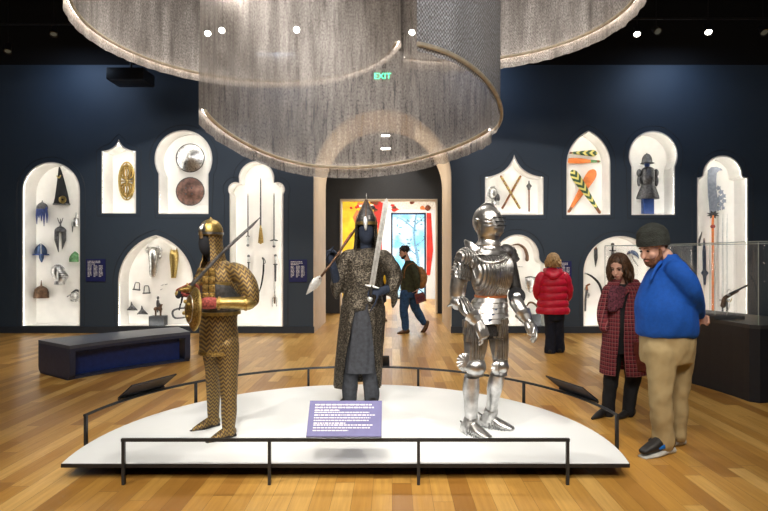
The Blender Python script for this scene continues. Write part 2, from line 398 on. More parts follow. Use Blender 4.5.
def hairstrands(b, m, cap_r, n, fall, seed, r=.009, front=.3, wav=.012):
    rd = random.Random(seed)
    for i in range(n):
        a = lerp(pi*(.5+front), pi*(2.5-front), (i+.5)/n)     # leaves the face (+y) open
        x, y = cos(a), sin(a); top = Vector((x*.025, -.01+y*.03, .125+.006*rd.random()))
        pts = [top, Vector((x*cap_r*.8, -.012+y*cap_r*1.02, .095)), Vector((x*cap_r*1.08, -.014+y*cap_r*1.25, .03))]
        fl = fall*(.85+.3*rd.random()); ph = rd.random()*6
        for j in (1, 2, 3):
            pts.append(Vector((x*cap_r*(1.08+.05*j), -.02+y*cap_r*(1.22+.02*j), .03-fl*j/3))+Vector((sin(ph+j*1.7)*wav, cos(ph+j*2.1)*wav, 0)))
        b.tube([m @ p for p in pts], [r, r*1.3, r*1.5, r*1.4, r*1.2, r*.5], n=6, k=3)
def lames(b, p0, p1, r0, r1, n, step=.006, ref=None, sq=1.0):
    p0, p1 = Vector(p0), Vector(p1); pts, rad = [], []
    for i in range(n):
        for t, e in ((0, 0), (.93, step), (.97, -step*.2)):
            f = (i+t)/n; r = lerp(r0, r1, f); pts.append(p0.lerp(p1, f)); rad.append((r+e, (r+e)*sq))
    b.tube(pts, rad, n=22, cap='flat', ref=ref); return b
# ------------------------------------------------------------------ the room
WY = 11.05; SW = WY/FPX; CEIL = 6.7; WTOP = 5.29
def Wp(px, py): return ((px-CX)*SW, CH-(py-HY)*SW)
def arcp(cx, cy, r, a0, a1, n=16): return [(cx+r*cos(radians(lerp(a0, a1, i/n))), cy-r*sin(radians(lerp(a0, a1, i/n)))) for i in range(n+1)]
def round_arch(x0, x1, yb, yt): r = (x1-x0)/2; return [(x0, yb), (x1, yb)]+arcp((x0+x1)/2, yt+r, r, 0, 180, 28)
def pointed(x0, x1, yb, ys, yp):
    h = (x1-x0)/2; R = (h*h+(ys-yp)**2)/(2*h); a = math.degrees(math.asin((ys-yp)/R))
    return [(x0, yb), (x1, yb)]+arcp(x1-R, ys, R, 0, a, 14)+arcp(x0+R, ys, R, 180-a, 180, 14)[1:]
def keyhole(x0, x1, yb, cx, cy, r):
    a = math.degrees(math.acos((x1-cx)/r)); return [(x0, yb), (x1, yb)]+arcp(cx, cy, r, -a, 180+a, 34)
def ogee(x0, x1, yb, ys, yp):
    xm = (x0+x1)/2; w = (x1-x0)/2; c1 = (xm+w*.2, ys-(ys-yp)*.1)
    bz = [((1-t)**2*x1+2*(1-t)*t*c1[0]+t*t*xm, (1-t)**2*ys+2*(1-t)*t*c1[1]+t*t*yp) for t in [i/12 for i in range(13)]]
    return [(x0, yb), (x1, yb)]+bz+[(2*xm-x, y) for x, y in reversed(bz[:-1])]
def trefoil(x0, x1, yb, cx, cy, r, r2, dx):
    right = [(x1, yb)]+arcp(cx+dx, cy+10.5, r2, -38, 118, 10)+arcp(cx, cy, r, 8, 90, 12)
    return [(x0, yb)]+right+[(2*cx-x, y) for x, y in reversed(right[1:-1])]
def shouldered(x0, x1, yb, ys, r, yt):
    cx = (x0+x1)/2; cy = yt+r; a = 6
    right = [(x1, yb), (x1, ys)]+[(x1-(x1-cx-r)*sin(radians(t)), ys-(ys-cy)*(1-cos(radians(t)))) for t in (15, 35, 55, 75, 90)]+arcp(cx, cy, r, 4, 90, 14)
    return [(x0, yb)]+right+[(2*cx-x, y) for x, y in reversed(right[1:-1])]
NICHES = [round_arch(22, 80, 326, 162), ogee(101.5, 136, 213.5, 151, 139), keyhole(158.5, 208.5, 214, 183.5, 159, 29),
    pointed(118, 193.5, 327, 283, 235), trefoil(230, 283, 327, 256.5, 179, 18, 7.5, 21), ogee(485, 543.5, 215, 177, 154.5),
    pointed(566.5, 610.5, 215, 164, 130.5), keyhole(631.5, 675, 215, 653.2, 155.5, 24.6), shouldered(697, 748, 327, 177.5, 19.8, 155.4),
    shouldered(488, 546.5, 327, 264, 22, 234.5), round_arch(583.3, 657.5, 327.5, 236)]
AX, AR, ASP = (382.5-CX)*SW, 68.2*SW, 3.045
def curve_mesh(outlines, name):       # outlines in metres (x,z), first is outer, rest are holes
    cu = bpy.data.curves.new(name, 'CURVE'); cu.dimensions = '2D'; cu.fill_mode = 'BOTH'; cu.extrude = 0
    for ol in outlines:
        sp = cu.splines.new('POLY'); sp.points.add(len(ol)-1)
        for q, (x, z) in zip(sp.points, ol): q.co = (x, z, 0, 1)
        sp.use_cyclic_u = True
    o = bpy.data.objects.new('tmp', cu); C.objects.link(o); dg = bpy.context.evaluated_depsgraph_get()
    me = bpy.data.meshes.new_from_object(o.evaluated_get(dg)); bpy.data.objects.remove(o)
    me.transform(Matrix.Rotation(pi/2, 4, 'X')); me.name = name; return me
arch = [(AX+AR*cos(radians(a)), ASP+AR*sin(radians(a))) for a in range(0, 181, 5)]
outer = [(-8.4, 0), (AX-AR, 0)]+list(reversed(arch))+[(AX+AR, 0), (8.4, 0), (8.4, WTOP), (-8.4, WTOP)]
me = curve_mesh([outer]+[[Wp(*q) for q in n] for n in NICHES], 'wall_back'); me.materials.append(M['wall'])
wall = bpy.data.objects.new('wall_back', me); C.objects.link(wall); wall.location = (0, WY, 0); struct(wall)
ND = .45
def add_light(kind, loc, target, power, size=.2, col=(1, 1, 1), spot=60, blend=.6, sy=None, name='lamp'):
    l = bpy.data.lights.new(name, kind); l.energy = power; l.color = col
    if kind == 'AREA':
        l.size = size
        if sy: l.shape = 'RECTANGLE'; l.size_y = sy
    else: l.shadow_soft_size = size
    if kind == 'SPOT': l.spot_size = radians(spot); l.spot_blend = blend
    o = bpy.data.objects.new(name, l); C.objects.link(o); o.location = loc
    d = Vector(target)-Vector(loc); o.rotation_euler = d.to_track_quat('-Z', 'Y').to_euler(); return o
for k, n in enumerate(NICHES):
    pts = [Wp(*q) for q in n]; b = B()
    b.skin([[Vector((x, y, z)) for x, z in pts] for y in (0.0, ND)], cap=False); b.bm.faces.new([v for v in b.bm.verts][len(pts):])
    o = b.out('niche', 'niche', wall, sm=False); o['kind'] = 'structure'
    # groove in the wall following the niche outline
    cx = sum(p[0] for p in pts)/len(pts); off = []; m_ = len(pts)
    for i in range(m_):
        a, c = Vector(pts[i-1]), Vector(pts[(i+1) % m_]); t = (c-a).normalized(); nn = Vector((t.y, -t.x)); off.append(Vector(pts[i])+nn*.10)
    off = [Vector((q.x, max(q.y, .138))) for q in off]
    b = B(); b.tube([Vector((q.x, -.001, q.y)) for q in off]+[Vector((off[0].x, -.001, off[0].y))], .006, n=6, cap='flat')
    o = b.out('niche_groove', 'plinth', wall); o['kind'] = 'structure'
    inn = []
    for i in range(m_):
        a, c = Vector(pts[i-1]), Vector(pts[(i+1) % m_]); t = (c-a).normalized(); inn.append(Vector(pts[i])-Vector((t.y, -t.x))*.026)
    b = B(); V3 = lambda v, y: Vector((v[0], y, v[1])); lp = list(range(m_))+[0]
    b.skin([[V3(pts[i], .0), V3(inn[i], .0), V3(inn[i], .010), V3(pts[i], .010)] for i in lp], cap=False)
    o = b.out('niche_lip', 'niche', wall, sm=False); o['kind'] = 'structure'
    b = B(); b.skin([[V3(Vector(pts[i]).lerp(inn[i], .25), .022), V3(Vector(pts[i]).lerp(inn[i], .85), .018)] for i in lp], closed=False, cap=False)
    o = b.out('niche_led_strip', 'nicheled', wall, sm=False); o['kind'] = 'structure'
def sbox(name, c, d, m, parent=None, bev=0): o = B().box(c, d, bev=bev).out(name, m, parent, sm=False); o['kind'] = 'structure'; return o
sbox('floor', (0, 8.0, -.05), (22, 28.2, .1), 'floor')
sbox('ceiling', (0, 2.5, CEIL+.05), (16.8, 17.1, .1), 'ceiling')
sbox('wall_left', (-8.45, 2.5, WTOP/2), (.1, 17.1, WTOP), 'wall'); sbox('wall_right', (8.45, 2.5, WTOP/2), (.1, 17.1, WTOP), 'wall')
for nm, c, d in (('wall_upper_left', (-8.45, 2.5, 6.0), (.1, 17.1, 1.42)), ('wall_upper_right', (8.45, 2.5, 6.0), (.1, 17.1, 1.42)), ('wall_upper_back', (0, WY+.05, 6.0), (17, .1, 1.42)), ('wall_upper_front', (0, -6.05, 6.0), (17, .1, 1.42))): sbox(nm, c, d, 'ceiling')
sbox('wall_front', (0, -6.05, WTOP/2), (17, .1, WTOP), 'wall')
for nm, xa, xb in (('baseboard_left', -8.4, AX-AR), ('baseboard_right', AX+AR, 8.4)):
    sbox(nm, ((xa+xb)/2, WY-.012, .065), (xb-xa, .024, .13), 'plinth')
# barrel vaulted passage in cream plaster
b = B(); prof = [(AX+AR, 0)]+arch+[(AX-AR, 0)]
b.skin([[Vector((x, y, z)) for x, z in prof] for y in (WY-.012, 12.95)], closed=False, cap=False)
b.skin([[Vector((AX+(x-AX)*f, WY-.012, (z if z < .01 else (ASP+(z-ASP)*f if z > ASP else z)))) for x, z in prof] for f in (1, 1.012)], closed=False, cap=False)
struct(b.out('wall_passage', 'cream'))
# charcoal vestibule behind it
VY = 14.9; ox0, ox1, oz = (341.5-CX)*VY/FPX, (436-CX)*VY/FPX, 3.0
def wall_hole(name, x0, x1, z1, hx0, hx1, hz, y0, y1, m):
    b = B(); b.box(((x0+hx0)/2, (y0+y1)/2, z1/2), (hx0-x0, y1-y0, z1)); b.box(((x1+hx1)/2, (y0+y1)/2, z1/2), (x1-hx1, y1-y0, z1))
    b.box(((hx0+hx1)/2, (y0+y1)/2, (z1+hz)/2), (hx1-hx0, y1-y0, z1-hz)); return struct(b.out(name, m, sm=False))
b = B(); prof2 = list(reversed(arch))
vo = [(-3, 0), (AX-AR, 0)]+prof2+[(AX+AR, 0), (3, 0), (3, 4.7), (-3, 4.7)]
me = curve_mesh([vo], 'wall_vestibule_front'); me.materials.append(M['passage']); o = bpy.data.objects.new('wall_vestibule_front', me); C.objects.link(o); o.location = (0, 12.95, 0); struct(o)
sbox('wall_vestibule_left', (-3.05, 14, 2.35), (.1, 2.2, 4.7), 'passage'); sbox('wall_vestibule_right', (3.05, 14, 2.35), (.1, 2.2, 4.7), 'passage')
sbox('ceiling_vestibule', (0, 14, 4.75), (6.2, 2.3, .1), 'passage')
wall_hole('wall_vestibule_back', -3, 3, 4.7, ox0, ox1, oz, VY, VY+.25, 'passage')
b = B(); 
for x in (ox0-.012, ox1+.012): b.box((x, VY+.02, oz/2), (.04, .3, oz))
b.box(((ox0+ox1)/2, VY+.02, oz+.012), (ox1-ox0+.06, .3, .04)); struct(b.out('trim_1', 'cream', sm=False))
# bright room beyond
FY = 20.0; dx0, dx1, dz = (391-CX)*FY/FPX, (426-CX)*FY/FPX, 3.08
wall_hole('wall_far', -4.5, 4.5, 4.0, dx0, dx1, dz, FY, FY+.2, 'white')
sbox('wall_far_left', (-4.55, 17.6, 2), (.1, 4.8, 4), 'white'); sbox('wall_far_right', (1.58, 18.1, 2), (.1, 3.6, 4), 'white')
sbox('wall_far_front', (0, 15.18, 3.55), (9, .05, .9), 'white'); sbox('ceiling_far', (0, 17.6, 4.05), (9.2, 5, .1), 'white')
sbox('wall_far_corner', (-3.6, 15.18, 2), (1.8, .05, 4), 'white'); sbox('wall_far_corner_right', (3.6, 15.18, 2), (1.8, .05, 4), 'white')
d = bpy.data.objects.new('door_1', None); C.objects.link(d); d.location = ((dx0+dx1)/2, FY, 0); struct(d); hw = (dx1-dx0)/2
b = B()
for s_ in (-1, 1): b.box((s_*(hw-.03), .05, dz/2), (.06, .12, dz))
b.box((0, .05, dz-.03), (hw*2, .12, .06)); b.box((0, .05, .03), (hw*2, .12, .06)); b.out('door_frame', 'frame', d, sm=False)
B().box((0, .05, dz/2), (hw*2-.12, .012, dz-.12)).out('door_glass', 'glass', d, sm=False)
B().tube([(-hw+.1, -.06, .9), (-hw+.1, -.06, 1.5)], .014, n=8).out('door_handle', 'steelplain', d)
ground = sbox('ground_outside', (0, 30, -.06), (30, 19.5, .1), 'white')
# mural on the far wall
mu = thing('mural', 'large abstract mural in yellow, red and brown around the glass door beyond the passage', 'mural', ((dx0+dx1)/2-.6, FY-.012, 0))
mx = mu.location.x
def Fp(px, py): return ((px-CX)*FY/FPX-mx, CH-(py-HY)*FY/FPX)
def flat(name, m, poly, y=0, t=.01): B().prism(poly, -y-t, -y).out(name, m, mu, sm=False)
q = lambda *a: [Fp(*p) for p in a]
flat('yellow_field', 'yellow', q((336, 196), (373, 196), (375, 240), (370, 299), (336, 299)))
flat('red_field', 'mred', q((373, 196), (383, 196), (381, 299), (370, 299), (375, 240)))
flat('pale_band', 'pale', q((383, 196), (445, 196), (445, 210), (426, 209), (383, 210)), .0)
flat('red_strip', 'mred', q((426.6, 213), (431, 213), (433, 250), (430, 275), (426.6, 275)), .0)
rd = random.Random(3)
for k in range(26):
    x = rd.uniform(350, 432); y = rd.uniform(197, 211); r = rd.uniform(1.2, 3.6); mm = rd.choice(['mbrown', 'yellow', 'white', 'mbrown', 'mred', 'orange'])
    flat('brush_mark', mm, [Fp(x+r*cos(a)*rd.uniform(.7, 1.4), y+r*.7*sin(a)*rd.uniform(.7, 1.4)) for a in [i*pi/4 for i in range(8)]], .012+k*.0006, .0005)
for k in range(12):
    x = rd.uniform(346, 380); y = rd.uniform(215, 285); r = rd.uniform(2, 5); mm = rd.choice(['mred', 'orange', 'yellow', 'mbrown', 'white'])
    flat('brush_mark', mm, [Fp(x+r*cos(a)*rd.uniform(.5, 1.2), y+r*2*sin(a)*rd.uniform(.7, 1.4)) for a in [i*pi/4 for i in range(8)]], .03+k*.0006, .0005)
# outdoors beyond the glass door: tree
tr = thing('tree', 'pale leafy tree outside the glass door at the end of the passage', 'tree', (1.1, 25.5, 0))
b = B(); b.tube([(0, 0, -.02), (.1, 0, 1.2), (-.1, 0, 2.6), (.2, 0, 4.4)], [.08, .07, .05, .03], k=3)
for s_, z in ((-1, 1.6), (1, 2.0), (-1, 2.7), (1, 3.0)): b.tube([(0, 0, z), (s_*.6, .1, z+.5), (s_*1.1, 0, z+.7)], [.035, .025, .01], k=3)
b.out('trunk', 'bark', tr)
b = B()
for k in range(70):
    a = rd.uniform(0, 6.3); R_ = rd.uniform(.3, 1.5); c = Vector((R_*cos(a), R_*sin(a)*.6, rd.uniform(1.7, 4.4)))
    b.ell(c, (rd.uniform(.05, .12), .05, rd.uniform(.02, .05)), seg=6, rg=4, tilt=(rd.random()*3, rd.random()*3, 0))
b.out('foliage', 'foliage', tr)
# ceiling tracks and lamps
def track(a, c, nm): b = B(); b.tube([a, c], .018, n=6, cap='flat'); struct(b.out(nm, 'fixture'))
def spot(px, py, Y, tgt, label, lit=True, rim=False):
    p = P(px, py, Y); t = thing('track_spotlight', label, 'spotlight', p, 'track spotlights on the ceiling' if False else None)
    d_ = (Vector(tgt)-p).normalized(); m = d_.to_track_quat('Z', 'Y').to_matrix().to_4x4()
    B().lathe([(.03, -.09), (.05, -.085), (.055, .07), (.062, .09), (.05, .09), (.045, .06)], m, 20).out('lamp_housing', 'fixture', t)
    B().lathe([(.045, .066), (.046, .075), (.01, .078)], m, 18).out('lens', 'lamp' if lit else 'glassedge', t)
    B().tube([(0, 0, .04), (0, 0, CEIL-p.z)], .007, n=6, cap='flat').out('stem', 'fixture', t)
    return t
for i, (xa, xb, yy, zz) in enumerate(((-8.3, -4.2, 8.8, 5.16), (3.05, 8.3, 8.6, 5.16), (-8.3, 8.3, 1.6, 5.16))): track((xa, yy, zz), (xb, yy, zz), 'trim_%d' % (i+2))
spot(54, 31, 9.1, (-4, 6, 0), 'small ceiling spotlight at upper left, its barrel catching blue light', False)
spot(8, 48, 9.6, (-5, 7, 0), 'faint ceiling spotlight in the far upper left corner', False)
spot(637, 31, 8.6, (2.4, 5.2, 0), 'lit ceiling spotlight nearest the right edge of the chain curtain')
spot(656, 30, 8.6, (4, 6, 3), 'unlit ceiling spotlight between two lit ones at upper right', False)
spot(708, 29, 8.6, (3.5, 5.2, 0), 'lit ceiling spotlight alone in the middle of the right ceiling')
spot(763, 30, 8.6, (5, 6, 2), 'unlit ceiling spotlight at the far right edge of the picture', False)
spot(207.5, 31, 8.5, (-1, 4, 0), 'lit spotlight seen through the mesh, leftmost of the glints')
spot(222, 28.5, 8.5, (-1.2, 3, 0), 'lit spotlight seen through the mesh, second glint from the left')
spot(297, 29, 8.5, (-.8, 1, .6), 'brightest spotlight glint in the middle of the mesh')
spot(412, 31, 8.6, (0, 3, .6), 'lit spotlight glinting beside the front edge of the hanging mesh')
pj = thing('projector', 'black projector box hanging below the ceiling beside the chain curtain', 'projector', P(131, 84, 10.4))
B().box((0, 0, .12), (.68, .5, .22), bev=.02).out('housing', 'fixture', pj); B().box((0.05, -.26, .0), (.62, .03, .02)).out('ledge', 'plinth', pj, sm=False)
B().tube([(0, 0, .2), (0, 0, CEIL-pj.location.z)], .025, n=8, cap='flat').out('stem', 'fixture', pj)
for zz, yy, lb in ((136, 14.3, 'small ceiling lamp in the passage, the upper of two'), (149, 13.5, 'small ceiling lamp in the passage, the lower of two')):
    p = P(385.5, zz, yy); t = thing('passage_lamp', lb, 'lamp', p)
    B().box((0, 0, 0), (.26, .08, .07), bev=.01).out('housing', 'white', t); B().box((0, -.045, 0), (.2, .012, .035)).out('lens', 'lamp', t, sm=False)
    B().tube([(0, 0, .03), (0, 0, 4.7-p.z)], .008, n=6, cap='flat').out('stem', 'fixture', t)
# exit sign
ex = thing('exit_sign', 'green glowing EXIT sign above the arch behind the mesh', 'sign', P(382.5, 76.5, 10.85))
B().box((0, 0, 0), (.33, .012, .19), bev=.003).out('plate', 'exitplate', ex, sm=False)
B().box((0, 0, .125), (.26, .06, .05), bev=.008).out('canopy', 'white', ex)
B().tube([(0, .0, .14), (0, .0, CEIL-ex.location.z)], .010, n=6, cap='flat').out('stem', 'fixture', ex)
def text(body, size, loc, m, parent, name, ext=.002):
    cu = bpy.data.curves.new('t', 'FONT'); cu.body = body; cu.size = size; cu.extrude = ext; cu.align_x = 'CENTER'; cu.align_y = 'CENTER'; cu.offset = .001
    o = bpy.data.objects.new('t', cu); C.objects.link(o); dg = bpy.context.evaluated_depsgraph_get(); me = bpy.data.meshes.new_from_object(o.evaluated_get(dg))
    bpy.data.objects.remove(o); me.transform(Matrix.Translation(loc) @ Matrix.Rotation(pi/2, 4, 'X')); me.materials.clear(); me.materials.append(M[m])
    o = bpy.data.objects.new(name, me); C.objects.link(o); o.parent = parent
text('EXIT', .165, (0, -.011, 0), 'exit', ex, 'lettering')
# illegible text as broken rows
def rows(b, x0, x1, z0, lh, n, th, y, rd, Mx=None, bold=0):
    for i in range(n):
        x = x0; end = x1-(rd.uniform(.0, .12)*(x1-x0) if i < n-1 else rd.uniform(.3, .6)*(x1-x0))
        while x < end:
            w = rd.uniform(.5, 2.6)*th*1.7; w = min(w, end-x+.001)
            b.box((x+w/2, y, z0-i*lh), (w, .0012, th), Mx); x += w+th*.7
def wall_label(px0, py0, px1, py1, label):
    c = P((px0+px1)/2, (py0+py1)/2, WY-.012); w, h = (px1-px0)*SW, (py1-py0)*SW
    t = thing('wall_label', label, 'label', c); B().box((0, 0, 0), (w, .015, h), bev=.003).out('panel', 'panel', t, sm=False)
    rd = random.Random(px0); b = B(); rows(b, -w*.40, w*.30, h*.40, .028, 3, .013, -.009, rd)
    for cx in (-.40, -.10, .17): rows(b, w*cx, w*(cx+.20), h*.2, .026, 9, .013, -.009, rd)
    b.out('lettering', 'ink', t, sm=False)
wall_label(86, 259, 105.5, 281.5, 'dark blue text panel on the wall right of the helmet niche')
wall_label(289, 259.5, 307, 282, 'dark blue text panel on the wall left of the arched passage')
wall_label(556, 261, 571.5, 283, 'dark blue text panel on the wall behind the woman in the crimson jacket')
# ------------------------------------------------------------------ platform, rails, readers
CP = Vector((-.313, 4.15, 0)); R0 = 1.95; fy = 3.76
def platform_poly(r, front):
    a0 = -math.degrees(math.asin((CP.y-front)/r)); return [(CP.x+r*cos(radians(lerp(a0, 180-a0, i/64))), CP.y+r*sin(radians(lerp(a0, 180-a0, i/64)))) for i in range(65)]
def zprism(b, poly, z0, z1, Mx=None):
    n = len(poly); a = [b.bm.verts.new((x, y, z0)) for x, y in poly]; c = [b.bm.verts.new((x, y, z1)) for x, y in poly]
    b.bm.faces.new(list(reversed(a))); b.bm.faces.new(c)
    for i in range(n): b.bm.faces.new((a[i], a[(i+1) % n], c[(i+1) % n], c[i]))
    return b
pf = thing('display_platform', 'low white half-round display platform carrying three suits of armour', 'platform', (CP.x, CP.y, 0))
loc = Matrix.Translation((-CP.x, -CP.y, 0))
zprism(B(), platform_poly(R0-.28, fy+.22), 0, .085).xf(loc).out('base', 'edge', pf, sm=False)
zprism(B(), platform_poly(R0, fy), .085, .110).xf(loc).out('edge_band', 'edge', pf, sm=False)
zprism(B(), platform_poly(R0-.004, fy+.004), .110, .114).xf(loc).out('deck', 'deck', pf, sm=False)
PZ = .114
br = thing('barrier_rail', 'curved low grey rail around the back of the white platform', 'rail', (CP.x, CP.y, 0)); RR = 2.05
b = B(); b.tube([(RR*cos(radians(a)), RR*sin(radians(a)), .285) for a in range(4, 177, 4)], [(.012, .012)]*44, n=8, cap='flat'); b.out('handrail', 'rail', br)
for a in (4.5, 39, 73, 107, 141, 175.5): B().box((0, 0, .142), (.022, .022, .285)).xf(Matrix.Translation((RR*cos(radians(a)), RR*sin(radians(a)), 0)) @ Matrix.Rotation(radians(a), 4, 'Z')).out('post', 'rail', br, sm=False)
fr = thing('barrier_rail', 'straight low grey rail along the front edge of the white platform', 'rail', (-.31, 3.69, 0))
xa, xb = (123-CX)/FPX*3.69+.31, (568-CX)/FPX*3.69+.31
B().box(((xa+xb)/2, 0, .295), (xb-xa+.02, .02, .02)).out('handrail', 'rail', fr, sm=False)
for px in (123.5, 269.5, 418.5, 567.5): B().box(((px-CX)/FPX*3.69+.31, 0, .143), (.02, .02, .286)).out('post', 'rail', fr, sm=False)
def reader(loc, rz, label, mpanel='case', w=.5, dep=.2, hgt=.2, txt=False):
    t = thing('reading_panel', label, 'sign', loc, rz=rz); L_ = sqrt(dep*dep+hgt*hgt)
    m = Matrix.Translation((0, 0, .01)) @ Matrix.Rotation(atan2(hgt, dep), 4, 'X')
    B().box((0, L_/2, .012), (w, L_, .012), m, bev=.002).out('panel', mpanel, t, sm=False)
    B().box((0, .0, .0), (w, .02, .02), m).out('ledge', 'rail', t, sm=False)
    if txt:
        b = B(); rd = random.Random(5); mm = m @ Matrix.Translation((0, 0, .019)) @ Matrix.Rotation(-pi/2, 4, 'X')
        hh = L_; mm = m @ Matrix(((1, 0, 0, 0), (0, 0, 1, 0), (0, 1, 0, .0188), (0, 0, 0, 1)))
        rows(b, -w*.42, w*.42, hh*.88, .021, 3, .0085, 0, rd, mm); rows(b, -w*.42, w*.42, hh*.66, .0195, 5, .0065, 0, rd, mm); rows(b, -w*.42, w*.42, hh*.31, .0195, 3, .0065, 0, rd, mm)
        b.out('lettering', 'ink', t, sm=False)
    return t
reader(((344-CX)/FPX*3.69, 3.685, .30), 0, 'lavender blue text panel tilted on the front rail of the platform', 'readerpanel', .495, .18, .19, True)
for a, lb in ((157, 'dark tilted reading panel on the curved rail left of the platform'), (20.5, 'dark tilted reading panel on the curved rail right of the platform, near the visitors'), (89, 'dark reading panel on the curved rail behind the middle armour')):
    reader((CP.x+(RR+.01)*cos(radians(a)), CP.y+(RR+.01)*sin(radians(a)), .29), radians(a+90), lb, 'case', .5, .16, .12)
# ------------------------------------------------------------------ curved bench
A0 = Vector((-.28, 4.2)); 
def arcpath(a0, r0, a1, r1, n): return [Vector((A0.x+lerp(r0, r1, i/n)*cos(radians(lerp(a0, a1, i/n))), A0.y+lerp(r0, r1, i/n)*sin(radians(lerp(a0, a1, i/n))))) for i in range(n+1)]
bi, bo = arcpath(144.6, 4.44, 124.2, 4.66, 14), arcpath(144.6, 5.28, 124.2, 5.36, 14)
bl = Vector(((bi[7].x+bo[7].x)/2, (bi[7].y+bo[7].y)/2, 0))
bn = thing('bench', 'dark blue curved gallery bench on the oak floor at left', 'bench', bl)
def strip(b, i0, i1, f0, f1, z0, z1):
    poly = [bi[i].lerp(bo[i], f0) for i in range(i0, i1+1)]+[bi[i].lerp(bo[i], f1) for i in range(i1, i0-1, -1)]
    return zprism(b, [(p.x-bl.x, p.y-bl.y) for p in poly], z0, z1)
strip(B(), 0, 14, 0, 1, .385, .425).out('seat', 'benchtop', bn, sm=False)
strip(B(), 0, 14, 0.001, .999, .345, .385).out('seat_rim', 'bench', bn, sm=False)
strip(B(), 1, 13, .2, .8, .03, .345).out('recessed_panel', 'benchblue', bn, sm=False)
strip(B(), 0, 14, .06, .94, 0.0, .03).out('base', 'bench', bn, sm=False)
for i, sgn in ((0, 1), (14, -1)):
    a, c = bi[i], bo[i]; u = (c-a).normalized(); nrm = (bi[i+sgn]-bi[i]).normalized(); wd = (c-a).length; r = .09
    pr = [(0, .345), (0, r)]+[(r-r*cos(radians(t)), r-r*sin(radians(t))) for t in (22, 45, 68, 90)]+[(wd-r, 0)]+[(wd-r+r*sin(radians(t)), r-r*cos(radians(t))) for t in (22, 45, 68, 90)]+[(wd, .345)]
    b = B(); A_ = [b.bm.verts.new((a.x+u.x*s_-bl.x, a.y+u.y*s_-bl.y, z)) for s_, z in pr]; B_ = [b.bm.verts.new((a.x+u.x*s_+nrm.x*.075-bl.x, a.y+u.y*s_+nrm.y*.075-bl.y, z)) for s_, z in pr]
    b.bm.faces.new(A_); b.bm.faces.new(list(reversed(B_)))
    for k in range(len(pr)): k2 = (k+1) % len(pr); b.bm.faces.new((A_[k], A_[k2], B_[k2], B_[k]))
    b.out('end_panel', 'bench', bn, sm=False)
# ------------------------------------------------------------------ curved glass case
ci = arcpath(21.0, 4.27, 48.9, 4.94, 14); co = [p+Vector((.82, .16)) for p in ci]
cl = Vector((ci[7].x+.4, ci[7].y, 0)); cs = thing('display_case', 'curved charcoal display case with a clear glass hood behind the visitors', 'display case', cl)
def cprism(b, e, z0, z1, i0=0, i1=14):
    pi_ = [p.copy() for p in ci]; po = [p.copy() for p in co]
    q0 = pi_[0]; ins = (pi_[1]-pi_[0]).normalized(); lat = (po[0]-pi_[0]).normalized(); ch = .07
    pts = [q0+lat*ch]+[q0+ins*ch]+pi_[1:-1]+[pi_[-1]-ins*0.0]+list(reversed(po))
    cen = Vector((cl.x, cl.y)); pts = [cen+(p-cen)*(1+e) for p in pts]
    return zprism(b, [(p.x-cl.x, p.y-cl.y) for p in pts], z0, z1)
cprism(B(), 0, 0, .76).out('cabinet', 'case', cs, sm=False); cprism(B(), .012, .76, .80).out('deck', 'casetop', cs, sm=False)
GT = 1.655
def pane(b, p, q_, z0, z1, t=.008):
    d_ = (q_-p).normalized(); n_ = Vector((-d_.y, d_.x))*t/2; zprism(b, [(v.x-cl.x, v.y-cl.y) for v in (p-n_, q_-n_, q_+n_, p+n_)], z0, z1)
gi = [p.lerp(q_, .06) for p, q_ in zip(ci, co)]; go = [p.lerp(q_, .94) for p, q_ in zip(ci, co)]
for i0, i1 in ((0, 4), (4, 9), (9, 14)):
    for g in (gi, go): b = B(); [pane(b, g[i], g[i+1], .80, GT) for i in range(i0, i1)]; b.out('glass_pane', 'glass', cs, sm=False)
for i in (0, 14): b = B(); pane(b, gi[i], go[i], .80, GT); b.out('glass_pane', 'glass', cs, sm=False)
b = B(); zprism(b, [(v.x-cl.x, v.y-cl.y) for v in gi+list(reversed(go))], GT, GT+.008); b.out('glass_top', 'glass', cs, sm=False)
b = B()
for g in (gi, go): b.tube([Vector((p.x-cl.x, p.y-cl.y, GT+.004)) for p in g], .006, n=6, cap='flat')
for i in (0, 4, 9, 14):
    for g in (gi, go): b.tube([Vector((g[i].x-cl.x, g[i].y-cl.y, .80)), Vector((g[i].x-cl.x, g[i].y-cl.y, GT))], .005, n=6, cap='flat')
for i in (0, 14): b.tube([Vector((g[i].x-cl.x, g[i].y-cl.y, GT+.004)) for g in (gi, go)], .006, n=6, cap='flat')
b.out('glass_edge', 'glassedge', cs)
# pistol on its mount inside the case
gp = P(735, 312, 6.35); gp.z = .80
ms = thing('object_mount', 'low dark mount plate under the pistol in the glass case', 'mount', (gp.x-.12, gp.y, .80))
B().box((0, 0, .02), (.34, .2, .04), bev=.005).out('plate', 'block', ms); B().tube([(.02, 0, .03), (.06, 0, .16)], .006, n=6).out('peg', 'steelplain', ms)
pg = Fig('pistol', 'antique flintlock pistol pointing up right inside the glass case', 'pistol', 731, gp.y, .96)
z0 = pg.z
b = B(); b.tube([pg.L(730, 294), pg.L(748, 285)], [.014, .010], n=12); b.out('barrel', 'iron', pg.root)
b = B(); b.tube([pg.L(723, 306), pg.L(724.5, 299), pg.L(728, 296), pg.L(738, 291)], [(.03, .024), (.024, .018), (.022, .016), (.014, .012)], n=12, k=3); b.out('stock', 'bronze', pg.root)
b = B(); b.tube([pg.L(727, 292, -.02), pg.L(729, 289, -.02), pg.L(731, 291, -.02)], .006, n=8, k=2); b.ell(pg.L(729, 295, -.02), (.02, .008, .012)); b.out('lock', 'silver', pg.root)
b = B(); b.tube([pg.L(726, 300), pg.L(730, 302), pg.L(732, 298)], .004, n=6, k=3); b.out('trigger_guard', 'gold', pg.root)
